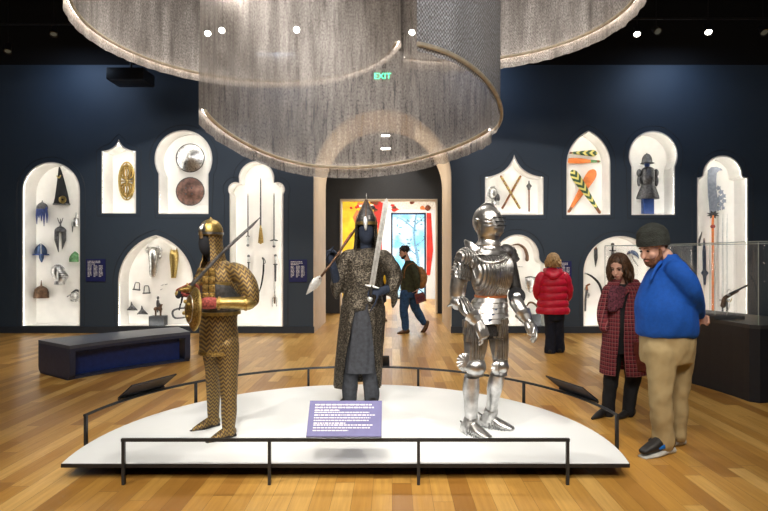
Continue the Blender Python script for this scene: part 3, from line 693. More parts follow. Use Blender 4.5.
# ------------------------------------------------------------------ hanging chain mesh sculpture
cm = thing('chain_mesh_sculpture', 'huge swirling curtain of beaded metal mesh hung from the ceiling over the platform', 'hanging sculpture', (-.4, 6.6, CEIL))
def circ(cx, cy, rx, ry, a0, a1, n=110):
    return [Vector((cx+rx*cos(radians(lerp(a0, a1, i/n))), cy+ry*sin(radians(lerp(a0, a1, i/n))))) for i in range(n+1)]
def curtain(path, zb, m, fringe, trim_in, seed, ztop=CEIL-.02, led=True, fr=lambda t: 1):
    o0 = cm.location; n = len(path); b = B(); uvl = b.bm.loops.layers.uv.new('UVMap'); rd = random.Random(seed)
    zs = [0, .02, .05, .09, .15, .25, .4, .55, .7, .85, 1]; cols = []; acc = 0; us = []
    for i, p in enumerate(path):
        if i: acc += (p-path[i-1]).length
        t = (path[min(i+1, n-1)]-path[max(i-1, 0)]).normalized(); nn = Vector((t.y, -t.x)); us.append(acc)
        zbot = zb(i/(n-1)); col = []
        for s_ in zs:
            z = lerp(zbot-fringe*fr(i/(n-1))+(.018*noise.noise(Vector((acc*9, seed, 0))) if s_ == 0 else 0), ztop, s_)
            w = .018*sin(acc*17+noise.noise(Vector((acc*1.5, seed, z*.5)))*5)*(.4+.6*s_)
            col.append((b.bm.verts.new(Vector((p.x+nn.x*w-o0.x, p.y+nn.y*w-o0.y, z-o0.z))), z))
        cols.append(col)
    for i in range(n-1):
        for j in range(len(zs)-1):
            f = b.bm.faces.new((cols[i][j][0], cols[i+1][j][0], cols[i+1][j+1][0], cols[i][j+1][0]))
            for lp, (ii, jj) in zip(f.loops, ((i, j), (i+1, j), (i+1, j+1), (i, j+1))): lp[uvl].uv = (us[ii], cols[ii][jj][1])
    b.out('mesh_curtain', m, cm)
    def rail(off, dz, r, nm, mt):
        pts = []
        for i in range(0, n, 1):
            p = path[i]; t = (path[min(i+1, n-1)]-path[max(i-1, 0)]).normalized(); nn = Vector((-t.y, t.x))*trim_in
            pts.append(Vector((p.x+nn.x*off-o0.x, p.y+nn.y*off-o0.y, zb(i/(n-1))+dz-o0.z)))
        B().tube(pts, r, n=8, cap='flat').out(nm, mt, cm)
    rail(.06, 0, .022, 'light_channel', 'trimbar')
    if led: rail(.030, .012, .008, 'led_strip', 'led')
# left loop, right loop, centre spiral
curtain(circ(-1.93, 7.5, 2.1, 2.25, 215, 12, 130), lambda t: 4.52+.03*t, 'chaincurtain', .15, -1, 1, fr=lambda t: 1-.55*t)
curtain(circ(.92, 6.72, 1.98, 1.95, 112, -50, 100), lambda t: 4.40+.12, 'chaincurtain', .15, -1, 2)
curtain(circ(-.47, 6.5, 1.69, 1.69, 190, 8, 130), lambda t: lerp(lerp(3.12, 2.80, smooth(t*2.2)), 3.02, smooth((t-.5)*2)), 'chainveil', .15, -1, 3)
curtain(circ(-.47, 6.5, 1.69, 1.69, 8, -66, 60), lambda t: 3.02+.36*smooth(t), 'chainfront', .06, .3, 4, led=False)
# ------------------------------------------------------------------ things shown in the wall niches
NY = 11.43; NB = WY+ND
def item(name, label, catg, px, py, group=None, Y=NY):
    f = Fig(name, label, catg, px, Y, P(px, py, Y).z, group); return f
def pin(f, *pts):
    b = B()
    for px, py in pts: b.tube([f.L(px, py), f.L(px, py, NB-f.Y)], .006, n=6, cap='flat')
    b.out('mount_pin', 'iron', f.root)
def slab(f, pts, t=.02, bev=0):     # outline in picture px, solid with its own thickness
    return B().prism([(f.L(x, y).x, f.L(x, y).z) for x, y in pts], -t/2, t/2)
def stick(f, pts, r, n=10, k=1, flat=1): 
    return B().tube([f.L(*p) for p in pts], [((f.m(q), f.m(q)*flat)) for q in (r if isinstance(r, (list, tuple)) else [r]*len(pts))], n=n, k=k, ref=(1, 0, 0) if flat != 1 else None)
# helmets niche
f = item('conical_hat', 'tall black conical war hat with a gold disc at its brim', 'hat', 61.5, 186)
b = B().rings([f.R(204, 53.5, 69.5, -.02, .07), f.R(198, 55, 68.6, -.02, .07), f.R(185, 56.8, 65.5, -.01, .05), f.R(174, 58, 62.5, 0, .03), f.R(167, 58.7, 60.2, 0, .012)], n=20); b.out('crown', 'black', f.root)
B().rings([f.R(205, 52.8, 70.2, -.02, .08), f.R(203.4, 53, 70, -.02, .08)], n=20).out('brim', 'iron', f.root)
fm = Matrix.Translation(f.L(62.6, 199.6, -.10)) @ Matrix.Rotation(pi/2, 4, 'X')
B().lathe([(.02, 0), (.022, .012), (.05, .016), (.075, .008), (.078, 0)], fm, 20).out('disc', 'gold', f.root); B().ell(f.L(62.6, 199.6, -.12), (.02, .01, .02)).out('boss', 'black', f.root)
B().tube([f.L(57, 176, -.05), f.L(59, 178, -.06), f.L(60.5, 175.5, -.05)], .012, k=3).out('crescent', 'gold', f.root); pin(f, (61, 190))
def helm(f, y0, y1, x0, x1, m, spike=None, dep=.09, nm='bowl', lo=None):
    B().rings([f.R(y1, x0, x1, -.01, dep), f.R(lerp(y1, y0, .35), x0, x1, -.01, dep), f.R(lerp(y1, y0, .7), lerp(x0, x1, .14), lerp(x0, x1, .86), -.01, dep*.7), f.R(y0, lerp(x0, x1, .44), lerp(x0, x1, .56), 0, .012)], n=20, k=3).out(nm, m, f.root)
    if spike: stick(f, [((x0+x1)/2, y0+1), ((x0+x1)/2, spike)], [.9, .3]).out('spike', m, f.root)
    pin(f, ((x0+x1)/2, y0+2))
f = item('mail_helmet', 'small helmet with a ragged blue mail curtain, upper left of the helmet niche', 'helmet', 42, 212)
helm(f, 202, 209, 37, 47.5, 'iron', 200.6, .08)
b = B()
for x, y in ((36.8, 224), (39, 218), (41.5, 221), (44, 226), (47, 223)): b.tube([f.L(lerp(42, x, .8), 208, -.03), f.L(x, 215, -.03), f.L(x, y, -.01)], [.028, .022, .006], n=8)
b.out('mail_curtain', 'bluemail', f.root)
f = item('plumed_helmet', 'dark tall helmet with horned top and two long drooping flaps, centre of the helmet niche', 'helmet', 60.3, 232)
helm(f, 226, 232, 55, 66, 'iron', 219, .08)
stick(f, [(57.5, 218), (59, 222), (60.3, 224)], [.3, .5, .6]).out('horn', 'iron', f.root); stick(f, [(63, 218), (61.6, 222), (60.5, 224)], [.3, .5, .6]).out('horn', 'iron', f.root)
for s, y in ((-1, 252), (1, 249)): stick(f, [(60.3+s*3.4, 231), (60.3+s*3.6, 240), (60.3+s*1.8, y)], [2.6, 2.3, .4], flat=.5).out('flap', 'iron', f.root)
f = item('pointed_helmet', 'pale pointed helmet half hidden by the right edge of the helmet niche', 'helmet', 76, 223)
helm(f, 217, 226, 71.8, 80.5, 'silver', 212.5, .08); stick(f, [(72.6, 226), (72.4, 232)], [.8, .4]).out('chin_strap', 'iron', f.root)
f = item('visor_helmet', 'rounded blue helmet with a broad brim and a blue face guard', 'helmet', 41, 251)
helm(f, 243.5, 254, 35, 46.5, 'blued', None, .09); b = B().rings([f.R(255.2, 33.2, 48.6, -.02, .13), f.R(254, 33.6, 48.2, -.02, .13)], n=22); b.out('brim', 'bluemail', f.root)
stick(f, [(41.3, 254, -.08), (41.5, 258, -.08), (41.5, 262, -.06)], [2.6, 2.4, .8], flat=.5).out('face_guard', 'blued', f.root); stick(f, [(41, 244, -.07), (41, 249, -.1), (41.3, 254, -.12)], .5).out('crest', 'silver', f.root)
f = item('patinated_helmet', 'green patinated helmet at the right edge of the helmet niche', 'helmet', 75, 257)
helm(f, 251.5, 262, 69.8, 80.5, 'green', None, .1)
f = item('close_helmet', 'silver close helmet with a pointed visor, low in the helmet niche', 'helmet', 60, 275)
B().ell(f.L(57.5, 272), (f.m(6.3), .11, f.m(7))).out('skull', 'silver', f.root); B().rings([f.R(284.5, 54.5, 64, -.03, .1), f.R(281, 55, 64, -.03, .09)], n=20).out('collar', 'silver', f.root)
b = B().rings([f.R(281, 57, 65, -.06, .09), f.R(276, 57, 68, -.07, .1), f.R(271, 57.5, 64, -.06, .09)], n=16, k=2); b.out('visor', 'steelplain', f.root)
stick(f, [(52.5, 270, -.02), (55, 265.6, -.04), (60, 265.4, -.04), (64, 269, -.04)], .8, k=3).out('comb', 'silver', f.root)
b = B(); [b.tube([f.L(59+i*.3, 273.5+i*2.2, -.17), f.L(66, 273.5+i*2.2, -.14)], .008, n=6) for i in range(3)]; b.out('slits', 'iron', f.root); pin(f, (58, 272))
f = item('spiked_helmet', 'brown helmet with a spike on top, lowest left in the helmet niche', 'helmet', 41.5, 291)
helm(f, 285.5, 292, 35, 47.5, 'bronze', 280.5, .1); B().rings([f.R(298, 34.2, 48.5, -.01, .12), f.R(291.5, 34.6, 48.1, -.01, .115)], n=22).out('neck_guard', 'bronze', f.root)
f = item('winged_helmet', 'small silver helmet with a winged crest, lowest right in the helmet niche', 'helmet', 73.5, 296)
B().ell(f.L(75, 296), (f.m(4.2), .09, f.m(4))).out('bowl', 'silver', f.root)
b = stick(f, [(67, 297), (70, 295), (73, 297)], [.4, 1.2, 1], k=2, flat=.5); b.tube([f.L(72, 293), f.L(76, 290), f.L(79, 291.5)], .02, k=3); b.out('wing', 'iron', f.root)
b = B(); b.ell(f.L(73, 300), (.05, .04, .03)); b.ell(f.L(77, 301), (.04, .04, .02)); b.out('cheek_piece', 'silver', f.root); pin(f, (75, 296))
# gilt oval shield
f = item('oval_shield', 'pierced gilt oval shield alone in the small ogee niche', 'shield', 126.8, 181, Y=11.3)
b = B(); cx, cy, rx, rz = 126.8, 181, 8, 18.8
def ov(t, k=1.0): return f.L(cx+rx*k*cos(t), cy+rz*k*sin(t), -.03*(1-k*k))
ts = [i*pi/18 for i in range(37)]
b.tube([ov(t) for t in ts], .016, n=8, cap='flat'); b.tube([ov(t, .85) for t in ts], .022, n=6, cap='flat'); b.out('rim', 'gold', f.root)
b = B(); b.tube([f.L(cx, cy-rz, -.0), f.L(cx, cy, -.05), f.L(cx, cy+rz, 0)], .016, k=3); b.tube([f.L(cx-rx, cy), f.L(cx, cy, -.05), f.L(cx+rx, cy)], .016, k=3)
for s in (-1, 1):
    for u in (-1, 1):
        b.tube([f.L(cx+s*1.5, cy+u*2, -.04), f.L(cx+s*5.5, cy+u*5, -.03), f.L(cx+s*4.5, cy+u*11, -.03), f.L(cx+s*1.5, cy+u*15, -.02)], .022, k=4); b.tube([f.L(cx+s*2, cy+u*4, -.04), f.L(cx+s*3.2, cy+u*8, -.04), f.L(cx+s*2, cy+u*13, -.03)], .024, k=3)
b.out('tracery', 'golddark', f.root); b = B(); b.ell(f.L(cx, cy, -.05), (.03, .02, .03)); b.out('boss', 'gold', f.root)
b = B(); b.tube([f.L(cx, cy, .01), f.L(cx, cy, NB-f.Y)], .01); b.out('mount_pin', 'iron', f.root)
# round shields
for py, mm, lb in ((158, 'silver', 'grey conical steel shield, the upper of two round shields'), (191.5, 'copper', 'brown leather disc shield with an iron rim, the lower of two round shields')):
    f = item('round_shield', lb, 'shield', 190.3, py, Y=11.32); R_ = f.m(14); mx = Matrix.Rotation(pi/2, 4, 'X')
    prof = [(R_, -.012), (R_, .005), (R_*.6, .05), (R_*.25, .09), (R_*.18, .10), (.02, .16), (.004, .17)] if mm == 'silver' else [(R_, -.012), (R_, .005), (R_*.7, .05), (R_*.3, .075), (R_*.2, .08), (.03, .10), (.004, .105)]
    B().lathe([(0.01, -.012)]+prof, mx, 36).out('disc', mm, f.root)
    B().tube([(R_*cos(a), -.006, R_*sin(a)) for a in [i*pi/18 for i in range(37)]], .010, n=6, cap='flat').out('rim', 'iron', f.root)
    b = B(); [b.ell((R_*.85*cos(a), -.028, R_*.85*sin(a)), .009, seg=8, rg=6) for a in [i*pi/6 for i in range(12)]]
    if mm == 'copper': [b.ell((R_*.3*cos(a), -.085, R_*.3*sin(a)), .018, seg=8, rg=6) for a in (.8, 2.4, 3.9, 5.5)]
    b.out('rivets', 'iron', f.root); B().tube([(0, 0, 0), (0, NB-f.Y, 0)], .01).out('mount_pin', 'iron', f.root)
# horse armour niche
f = item('chamfron', 'silver horse head armour with curled ear plates', 'horse armour', 153.5, 262)
B().rings([f.R(277, 150.5, 155, -.01, .03), f.R(272, 149, 157, -.02, .05), f.R(264, 149.5, 157.5, -.03, .06), f.R(256, 148.3, 158, -.03, .07), f.R(250, 147.2, 157, -.02, .06), f.R(247, 149.5, 154.5, 0, .03)], n=18, k=2).out('face_plate', 'silver', f.root)
b = stick(f, [(155, 249), (158.5, 247), (161.2, 250.5), (159, 254), (157, 253)], [1, 1.3, 1.3, 1, .5], k=3); b.out('ear_plate', 'silver', f.root)
b = B(); b.ell(f.L(148, 250), (.05, .04, .07)); b.ell(f.L(160, 257), (.03, .03, .05)); b.out('cheek_plate', 'silver', f.root); b = B(); b.tube([f.L(153, 250, -.08), f.L(153, 274, -.06)], .008); b.out('ridge', 'steelplain', f.root); pin(f, (153, 255))
f = item('gilt_chamfron', 'gilt horse head armour beside the silver one', 'horse armour', 173.5, 263)
B().rings([f.R(278, 171, 176, -.01, .03), f.R(268, 170.5, 177.5, -.02, .05), f.R(258, 169.5, 178.5, -.03, .06), f.R(252, 170, 178, -.02, .05), f.R(250, 171, 176, 0, .03)], n=18, k=2).out('face_plate', 'gold', f.root)
for x in (171, 176.5): stick(f, [(x, 252), (x+.3, 248.5)], [1.1, .3]).out('ear', 'gold', f.root)
B().tube([f.L(173.7, 251, -.07), f.L(173.7, 276, -.05)], .010).out('ridge', 'golddark', f.root); pin(f, (173.5, 258))
for x, y, r, lb in ((136.5, 286, .1, 'thin dark stirrup, the upper left of the pair'), (146, 289.5, -.05, 'thin dark stirrup, the lower right of the pair')):
    f = item('stirrup', lb, 'stirrup', x, y); f.root.rotation_euler = (0, r, 0)
    b = stick(f, [(x-2.4, y+3.6), (x-1.6, y-2), (x-1, y-3.7), (x+2.2, y-3.6), (x+3, y-2), (x+3.3, y+3.6)], .5); b.out('arch', 'iron', f.root)
    stick(f, [(x-3, y+3.6), (x+3.8, y+3.6)], .8).out('tread', 'iron', f.root); pin(f, (x+.5, y-3.6))
for x, y, lb in ((132, 306.5, 'dark bronze three pointed caltrop, the left of two'), (142.3, 310.5, 'dark bronze three pointed caltrop, the right of two')):
    f = item('caltrop', lb, 'caltrop', x, y)
    b = stick(f, [(x, y), (x-5, y+3.6)], [1.8, .5]); b.tube([f.L(x, y), f.L(x+5.2, y+3.6)], [f.m(1.8), f.m(.5)]); b.tube([f.L(x, y+1), f.L(x-.6, y-4.5)], [f.m(1.8), f.m(.4)]); b.tube([f.L(x-4, y+3), f.L(x+4, y+3)], [f.m(.9)]*2)
    b.out('points', 'iron', f.root); pin(f, (x, y))
f = item('arrowheads', 'two tiny pale metal fittings between the horse armour and statuette', 'fitting', 163, 287); b = stick(f, [(160.5, 289.8), (162.2, 289)], .5); b.tube([f.L(161, 285.5), f.L(163.3, 284.8)], .009); b.tube([f.L(165, 284.5), f.L(167.2, 284.1)], .009); b.out('pieces', 'silver', f.root); pin(f, (161.5, 289.3), (162, 285.2), (166, 284.3))
f = item('plinth_block', 'dark grey block carrying the small rider statuette', 'block', 158.3, 325.6, Y=11.3)
B().box((0, 0, f.m(4.9)), (f.m(15), .2, f.m(9.8)), bev=.004).out('block', 'block', f.root)
f = item('rider_statuette', 'small dark bronze rider on horseback on the grey block', 'statuette', 158.3, 315.8, Y=11.3)
b = B(); b.tube([f.L(155.6, 309), f.L(158, 308.3), f.L(160.3, 309.2)], [.045, .04, .045], k=2); b.tube([f.L(160, 308.5), f.L(161.3, 305), f.L(162.3, 304.6)], [.03, .022, .014], k=2)
for x, d_ in ((155.4, -.03), (156, .03), (160.3, -.03), (161, .03)): b.tube([f.L(x, 309, d_), f.L(x, 313, d_), f.L(x, 315.6, d_)], [.022, .012, .014])
b.out('horse', 'bronze', f.root, voxel=.008)
b = B(); b.tube([f.L(158.2, 308.5), f.L(158, 304), f.L(157.9, 301)], [.03, .035, .03]); b.ell(f.L(158, 297.8), (.026, .026, .034)); b.tube([f.L(158, 302), f.L(161, 305)], .012)
for s in (-.05, .05): b.tube([f.L(158, 308, 0), f.L(157.6, 312, s)], .014)
b.out('rider', 'iron', f.root, voxel=.008)
f = item('horse_bit', 'curved dark iron bridle bit at the right of the horse armour niche', 'bridle bit', 179, 313)
b = stick(f, [(186, 308), (179, 308.5), (173.5, 310.5), (172.6, 314.5), (175.5, 318), (184.5, 317.5)], [.7, .9, 1, 1, .9, .7], k=4); b.out('bar', 'iron', f.root); b = stick(f, [(184.5, 306.8), (187, 311), (184, 312)], .5, k=3); b.out('ring', 'iron', f.root); pin(f, (173.5, 311))
# sword niche
def sword(x, y0, y1, yh, label, gold=False, w=.75, guard=0, nm='sword'):
    f = item(nm, label, nm, x, (y0+y1)/2)
    B().tube([f.L(x, yh), f.L(x, y0+3), f.L(x, y0)], [(f.m(w), .007), (f.m(w*.7), .006), (.003, .003)], n=8, ref=(1, 0, 0), cap='flat').out('blade', 'iron', f.root)
    B().tube([f.L(x, yh), f.L(x, lerp(yh, y1, .5)), f.L(x, y1-1)], [.018, .024, .016], n=10, k=2).out('grip', 'gold' if gold else 'silver', f.root)
    if guard: stick(f, [(x-guard, yh+.6), (x, yh), (x+guard, yh+.6)], [.5, .9, .5], k=2).out('crossguard', 'iron', f.root)
    B().ell(f.L(x, y1-.8), (.03, .022, .03)).out('pommel', 'gold' if gold else 'iron', f.root); pin(f, (x, yh), (x, lerp(y0, yh, .4)))
    return f
sword(247.9, 193.5, 246, 236, 'slim dark upright sword with a grey hilt, left of three long swords', w=.7, guard=1.6)
f = sword(260.6, 178, 243.5, 226, 'longest upright sword with a gilt basket hilt, middle of three long swords', True, w=.9); B().rings([f.R(243, 258, 263.5, 0, .03), f.R(236, 258.6, 263, 0, .03), f.R(228, 259.5, 262, 0, .025)], n=12, k=2).out('basket', 'golddark', f.root)
sword(274, 193, 247, 240, 'slim upright sword with a wide crossguard, right of three long swords', w=.7, guard=3.6)
sword(248.6, 277, 256.8, 262, 'short grey dagger pointing down, left of the lower row of blades', w=.9, guard=1.2, nm='dagger')
f = item('sabre', 'black curved sabre in its scabbard, middle of the lower row of blades', 'sabre', 262, 275); stick(f, [(263.6, 265), (263.2, 273), (261.5, 284), (258.7, 293.4)], [.9, .9, .8, .5], k=4).out('scabbard', 'black', f.root)
stick(f, [(263.6, 265), (263.6, 260.5), (262.6, 258)], [.8, .7, 1], k=2).out('grip', 'iron', f.root); stick(f, [(263.8, 264), (265.6, 262), (264, 258.5)], .35, k=3).out('guard', 'iron', f.root); pin(f, (263.3, 268), (261, 286))
sword(275.4, 278.5, 256.4, 264, 'dark dagger pointing down, right of the lower row of blades', w=1.2, guard=1.8, nm='dagger')
f = item('parrying_dagger', 'small forked steel dagger pointing up, lowest in the sword niche', 'dagger', 274.6, 294); stick(f, [(274.9, 297), (274.9, 289), (275, 281.8)], [.9, .7, .2]).out('blade', 'silver', f.root)
b = stick(f, [(272.6, 306), (272.8, 298), (274.8, 296.6), (276.8, 298), (276.6, 306)], .6); b.out('guard', 'silver', f.root); stick(f, [(274.8, 297), (274.7, 303)], .8).out('grip', 'bronze', f.root); pin(f, (274.8, 297))
# club niche (ogee, right)
f = item('gauntlet_helmet', 'small grey iron helmet at the left end of the crossed staves niche', 'helmet', 493.5, 195)
B().ell(f.L(492.6, 193), (f.m(4.8), .09, f.m(6.2))).out('skull', 'silver', f.root); b = B(); b.ell(f.L(497, 198), (f.m(3), .07, f.m(4.6))); b.out('visor', 'iron', f.root)
B().rings([f.R(204.5, 491, 499.5, -.01, .07), f.R(201, 491.6, 499, -.01, .06)], n=16).out('collar', 'silver', f.root); stick(f, [(488, 196, -.02), (489.5, 188.5, -.03), (494.5, 186.3, -.03)], .8, k=3).out('comb', 'silver', f.root); pin(f, (493, 194))
f = item('staff_weapon', 'yellow and dark banded stave, leaning left and crossing in front', 'stave', 510.3, 192, Y=11.40)
stick(f, [(501, 176.3), (519.6, 208)], [1.1, 1.1]).out('shaft', 'wood', f.root)
for k in range(7): t = (k+.25)/7; b = stick(f, [(lerp(501, 519.6, t), lerp(176.3, 208, t)), (lerp(501, 519.6, t+.085), lerp(176.3, 208, t+.085))], 1.25, n=10); b.out('gilt_band', 'gold', f.root)
pin(f, (503, 179.7), (516, 201.9))
f = item('staff_weapon', 'dark brown banded stave, leaning right and crossing behind', 'stave', 511.4, 192, Y=11.45)
stick(f, [(520.4, 176.3), (502.4, 208)], [1.1, 1.1]).out('shaft', 'wood', f.root)
for k in range(4): t = .04+k*.1; b = stick(f, [(lerp(520.4, 502.4, t), lerp(176.3, 208, t)), (lerp(520.4, 502.4, t+.04), lerp(176.3, 208, t+.04))], 1.25, n=10); b.out('gilt_band', 'golddark', f.root)
pin(f, (518, 180.5), (505, 203.4))
f = item('mace', 'upright flanged mace with a brown shaft beside the crossed staves', 'mace', 529, 196)
stick(f, [(529.2, 211), (529, 188)], [.8, .8]).out('shaft', 'wood', f.root); b = B(); b.tube([f.L(529, 189), f.L(529, 181)], [.03, .012])
for a in range(6): b.prism([(0, f.L(0, 190).z), (f.m(2.9), f.L(0, 186).z), (0, f.L(0, 182.5).z)], -.006, .006, Matrix.Translation((f.L(529, 186).x, 0, 0)) @ Matrix.Rotation(a*pi/3, 4, 'Z'))
b.out('flanged_head', 'iron', f.root, sm=False); pin(f, (529, 192), (529.2, 206))
# club niche (pointed): coloured clubs, each turned so that its patterned face uses local z
def club(name, label, px0, py0, px1, py1, wh, wt, mt, Y, hd=.75):
    a, c = P(px0, py0, Y), P(px1, py1, Y); f = thing(name, label, 'club', a); d = c-a; L_ = d.length; f.rotation_euler = (0, atan2(d.x, d.z), 0)
    k = Y/FPX; pts = [(0, 0, 0), (0, 0, L_*.35), (0, 0, L_*hd), (0, 0, L_*.93), (0, 0, L_)]
    B().tube(pts, [(wt*k, wt*k*.6), (lerp(wt, wh, .4)*k, .02), (wh*.95*k, .03), (wh*.9*k, .03), (wh*.45*k, .02)], n=16, k=3, ref=(1, 0, 0)).out('club_head', mt, f)
    B().tube([(0, 0, L_*.8), (0, NB-Y, L_*.8)], .008, n=6).out('mount_pin', 'iron', f)
    B().tube([(0, 0, L_*.02), (0, 0, L_*.10)], [wt*k*1.35]*2, n=12).out('binding', 'wood', f); return f
club('feathered_club', 'long green and yellow chevron club, crossing in front of the orange one', 600, 213, 572, 171, 4.6, 1.2, 'chevron', 11.36)
club('wooden_club', 'orange red club with a rounded head, crossing behind the chevron club', 568.6, 212, 594.3, 170.5, 5.2, 1.1, 'orange', 11.43)
club('feathered_club', 'small yellow and black chevron club lying level at the top', 569, 152.8, 596.5, 153.3, 3.4, .7, 'chevron', 11.42, .82)
f = club('wooden_club', 'orange red club lying level with a green tapered grip', 599.5, 161.4, 567.5, 160.6, 2.9, .9, 'orange', 11.42, .6); B().tube([(0, 0, 0), (0, 0, .17)], [.022, .03], n=12).out('grip', 'green', f)
# cuirass on a blue post
f = item('armour_stand', 'cobalt blue square post standing in the keyhole niche on the right', 'stand', 647.6, 215.2, Y=11.3)
B().box((0, 0, f.m(9)), (f.m(10.5), .12, f.m(18)), bev=.006).out('post', 'bluepost', f.root); B().box((0, .0, .01), (f.m(12.5), .16, .02)).out('foot_plate', 'bluepost', f.root, sm=False)
f = Fig('half_armour', 'dark half armour with a brimmed helmet on the cobalt blue post', 'armour', 647.6, 11.3, P(647.6, 199.0, 11.3).z)
B().rings([f.R(199, 636.8, 658.8, 0, .16), f.R(197, 636.8, 658.8, 0, .16), f.R(190, 639.5, 656.5, 0, .13), f.R(185, 642, 654.5, 0, .11)], n=28, k=2).out('tasset_skirt', 'iron', f.root)
B().rings([f.R(186, 642.5, 654, 0, .10), f.R(180, 641, 655, -.03, .12), f.R(174, 641.5, 654.5, -.02, .11), f.R(169, 642, 654, 0, .08), f.R(167, 645, 651, 0, .05)], n=28, k=2).out('breastplate', 'iron', f.root)
for s, x in ((-1, 639.2), (1, 656.2)): b = B(); b.ell(f.L(x, 173), (f.m(2.4), .06, f.m(4))); b.ell(f.L(x+s*.2, 181), (f.m(1.9), .05, f.m(5.5))); b.out('shoulder_guard', 'iron', f.root)
B().ell(f.L(647, 164.5), (.05, .055, .09)).out('mannequin_head', 'bluepost', f.root)
B().rings([f.R(163.5, 640.3, 653.8, -.02, .15), f.R(162.5, 642, 652, -.01, .11), f.R(158, 642.3, 651.4, 0, .09), f.R(154.5, 644.5, 649.3, 0, .05), f.R(153.8, 646.5, 647.5, 0, .01)], n=24, k=2).out('helmet', 'iron', f.root)
B().tube([f.L(646.8, 154, -.08), f.L(646.8, 153.3, 0), f.L(646.8, 155, .08)], .012, k=3).out('comb', 'iron', f.root)
# polearm niche
f = item('glaive', 'tall ceremonial glaive with broad pale blade and orange shaft', 'polearm', 712.8, 260, Y=11.4)
pts = [(709.8, 213), (708, 195), (707.6, 178), (708, 170.5), (711, 167.3), (716, 166.8), (721, 168.5), (722.3, 170.3), (719, 170.6), (716.5, 173), (716, 180), (716.4, 190), (717.5, 200), (716.2, 213)]
slab(f, pts, .016).out('blade', 'glaive', f.root, sm=False)
b = B(); rd = random.Random(4)
for x, y, r in ((718.5, 188, 1.8), (721, 192, 2), (723.5, 196, 1.9), (720, 198, 2.1), (724, 201, 1.8), (721, 204.5, 2.2), (718.6, 208.5, 2), (723, 208, 1.4), (718.3, 201, 1.8)):
    b.prism([(f.L(x+r*(1.5 if i % 2 else .9)*cos(i*pi/5), 0).x, f.L(x, y+r*(1.5 if i % 2 else .9)*sin(i*pi/5)).z) for i in range(10)], -.007, .007)
b.out('pierced_edge', 'glaive', f.root, sm=False)
b = B(); x, y = 713, 214.5; b.prism([(f.L(x+(6.8 if i % 2 else 3.4)*cos(i*pi/8), 0).x, f.L(x, y+(4.2 if i % 2 else 2.2)*sin(i*pi/8)).z) for i in range(16)], -.012, .012); b.out('star_collar', 'iron', f.root, sm=False)
stick(f, [(712.8, 216), (712.8, 326)], 1.15).out('shaft', 'orange', f.root); B().ell(f.L(712.8, 226.5), (.045, .045, .04)).out('tassel_knot', 'red', f.root)
b = B(); [b.ell(f.L(712.8, 232+i*6), (.026, .026, .012), seg=10, rg=6) for i in range(15)]; b.out('studs', 'gold', f.root); pin(f, (712.8, 222), (712.8, 290))
f = item('partisan', 'short dark bladed spearhead mounted left of the glaive', 'spearhead', 704.5, 262); slab(f, [(704, 238), (702.6, 252), (703, 270), (701, 273), (703, 276), (704, 285), (705.4, 285), (706.2, 276), (708.6, 273), (706, 270), (705.8, 252)], .02).out('blade', 'blued', f.root, sm=False); pin(f, (704.4, 265))
f = item('axe_head', 'small pointed axe head at the left edge of the glaive niche', 'axe', 699.6, 238); slab(f, [(697.5, 242), (701.8, 232), (701.3, 236), (699.5, 243), (701.5, 246), (698.6, 246)], .02).out('head', 'iron', f.root, sm=False); pin(f, (699.5, 241))
for x, lb in ((722.6, 'thin pale upright blade right of the glaive, the left one of two'), (727, 'thin pale upright blade right of the glaive, the right one of two')):
    f = item('long_sword', lb, 'sword', x, 265); B().tube([f.L(x, 300), f.L(x, 225), f.L(x+.3, 214)], [(.022, .006), (.014, .005), (.003, .003)], n=8, ref=(1, 0, 0)).out('blade', 'silverpale', f.root)
    stick(f, [(x-3, 300), (x+3, 300)], .45).out('crossguard', 'iron', f.root); stick(f, [(x, 300), (x, 309)], .8).out('grip', 'leather', f.root); B().ell(f.L(x, 310.5), .022).out('pommel', 'iron', f.root); pin(f, (x, 298), (x, 240))
# niche behind the knight
f = item('powder_horn', 'dark curved horn at the top of the niche behind the bright armour', 'horn', 522, 249); stick(f, [(513, 245), (519, 244.5), (524.5, 248.5), (527, 255), (527, 259.8)], [.5, 1, 1.4, 1.7, 1.9], k=4).out('horn', 'bronze', f.root); stick(f, [(513, 245), (511.4, 245.6)], .4).out('nozzle', 'silver', f.root); pin(f, (524.5, 249))
f = item('small_key', 'tiny metal fitting under the curved horn', 'fitting', 520.5, 266.7); stick(f, [(518, 266.7), (523, 266.7)], .5).out('bar', 'silver', f.root); pin(f, (520, 266.7))
f = item('small_shield', 'small grey iron shield shaped target beside the crimson jacket', 'shield', 530.2, 284)
b = B().rings([f.R(292.6, 529.4, 531, 0, .012), f.R(290, 526.8, 533.6, -.01, .03), f.R(285, 525.6, 535, -.02, .05), f.R(279, 525, 535.6, -.02, .05), f.R(277, 525.2, 535.4, -.01, .03)], n=20, k=2); b.out('plate', 'silver', f.root)
stick(f, [(530.3, 277.5, -.07), (530.3, 284, -.08), (530.2, 291, -.03)], .35).out('ridge', 'steelplain', f.root); stick(f, [(525.5, 277.5, -.03), (530.2, 276.6, -.06), (535, 277.5, -.03)], .5, k=2).out('top_rim', 'iron', f.root); pin(f, (530, 284))
f = item('plinth_block', 'dark grey block low in the niche behind the bright armour', 'block', 534.5, 326.6, Y=11.3); B().box((0, 0, f.m(6)), (f.m(11), .2, f.m(12)), bev=.004).out('block', 'block', f.root)
f = Fig('saddle_bow', 'brown hooked saddle piece standing on the grey block', 'saddle piece', 534.5, 11.3, P(534.5, 326.6, 11.3).z+f.m(12)); stick(f, [(538.8, 314.2), (538, 308), (534, 303.4), (529.5, 302.6), (526.8, 306)], [1.2, 1.1, 1, 1, .6], k=4).out('arch', 'bronze', f.root); B().box(f.L(538.5, 314.3), (.06, .08, .02)).out('foot', 'iron', f.root, sm=False)
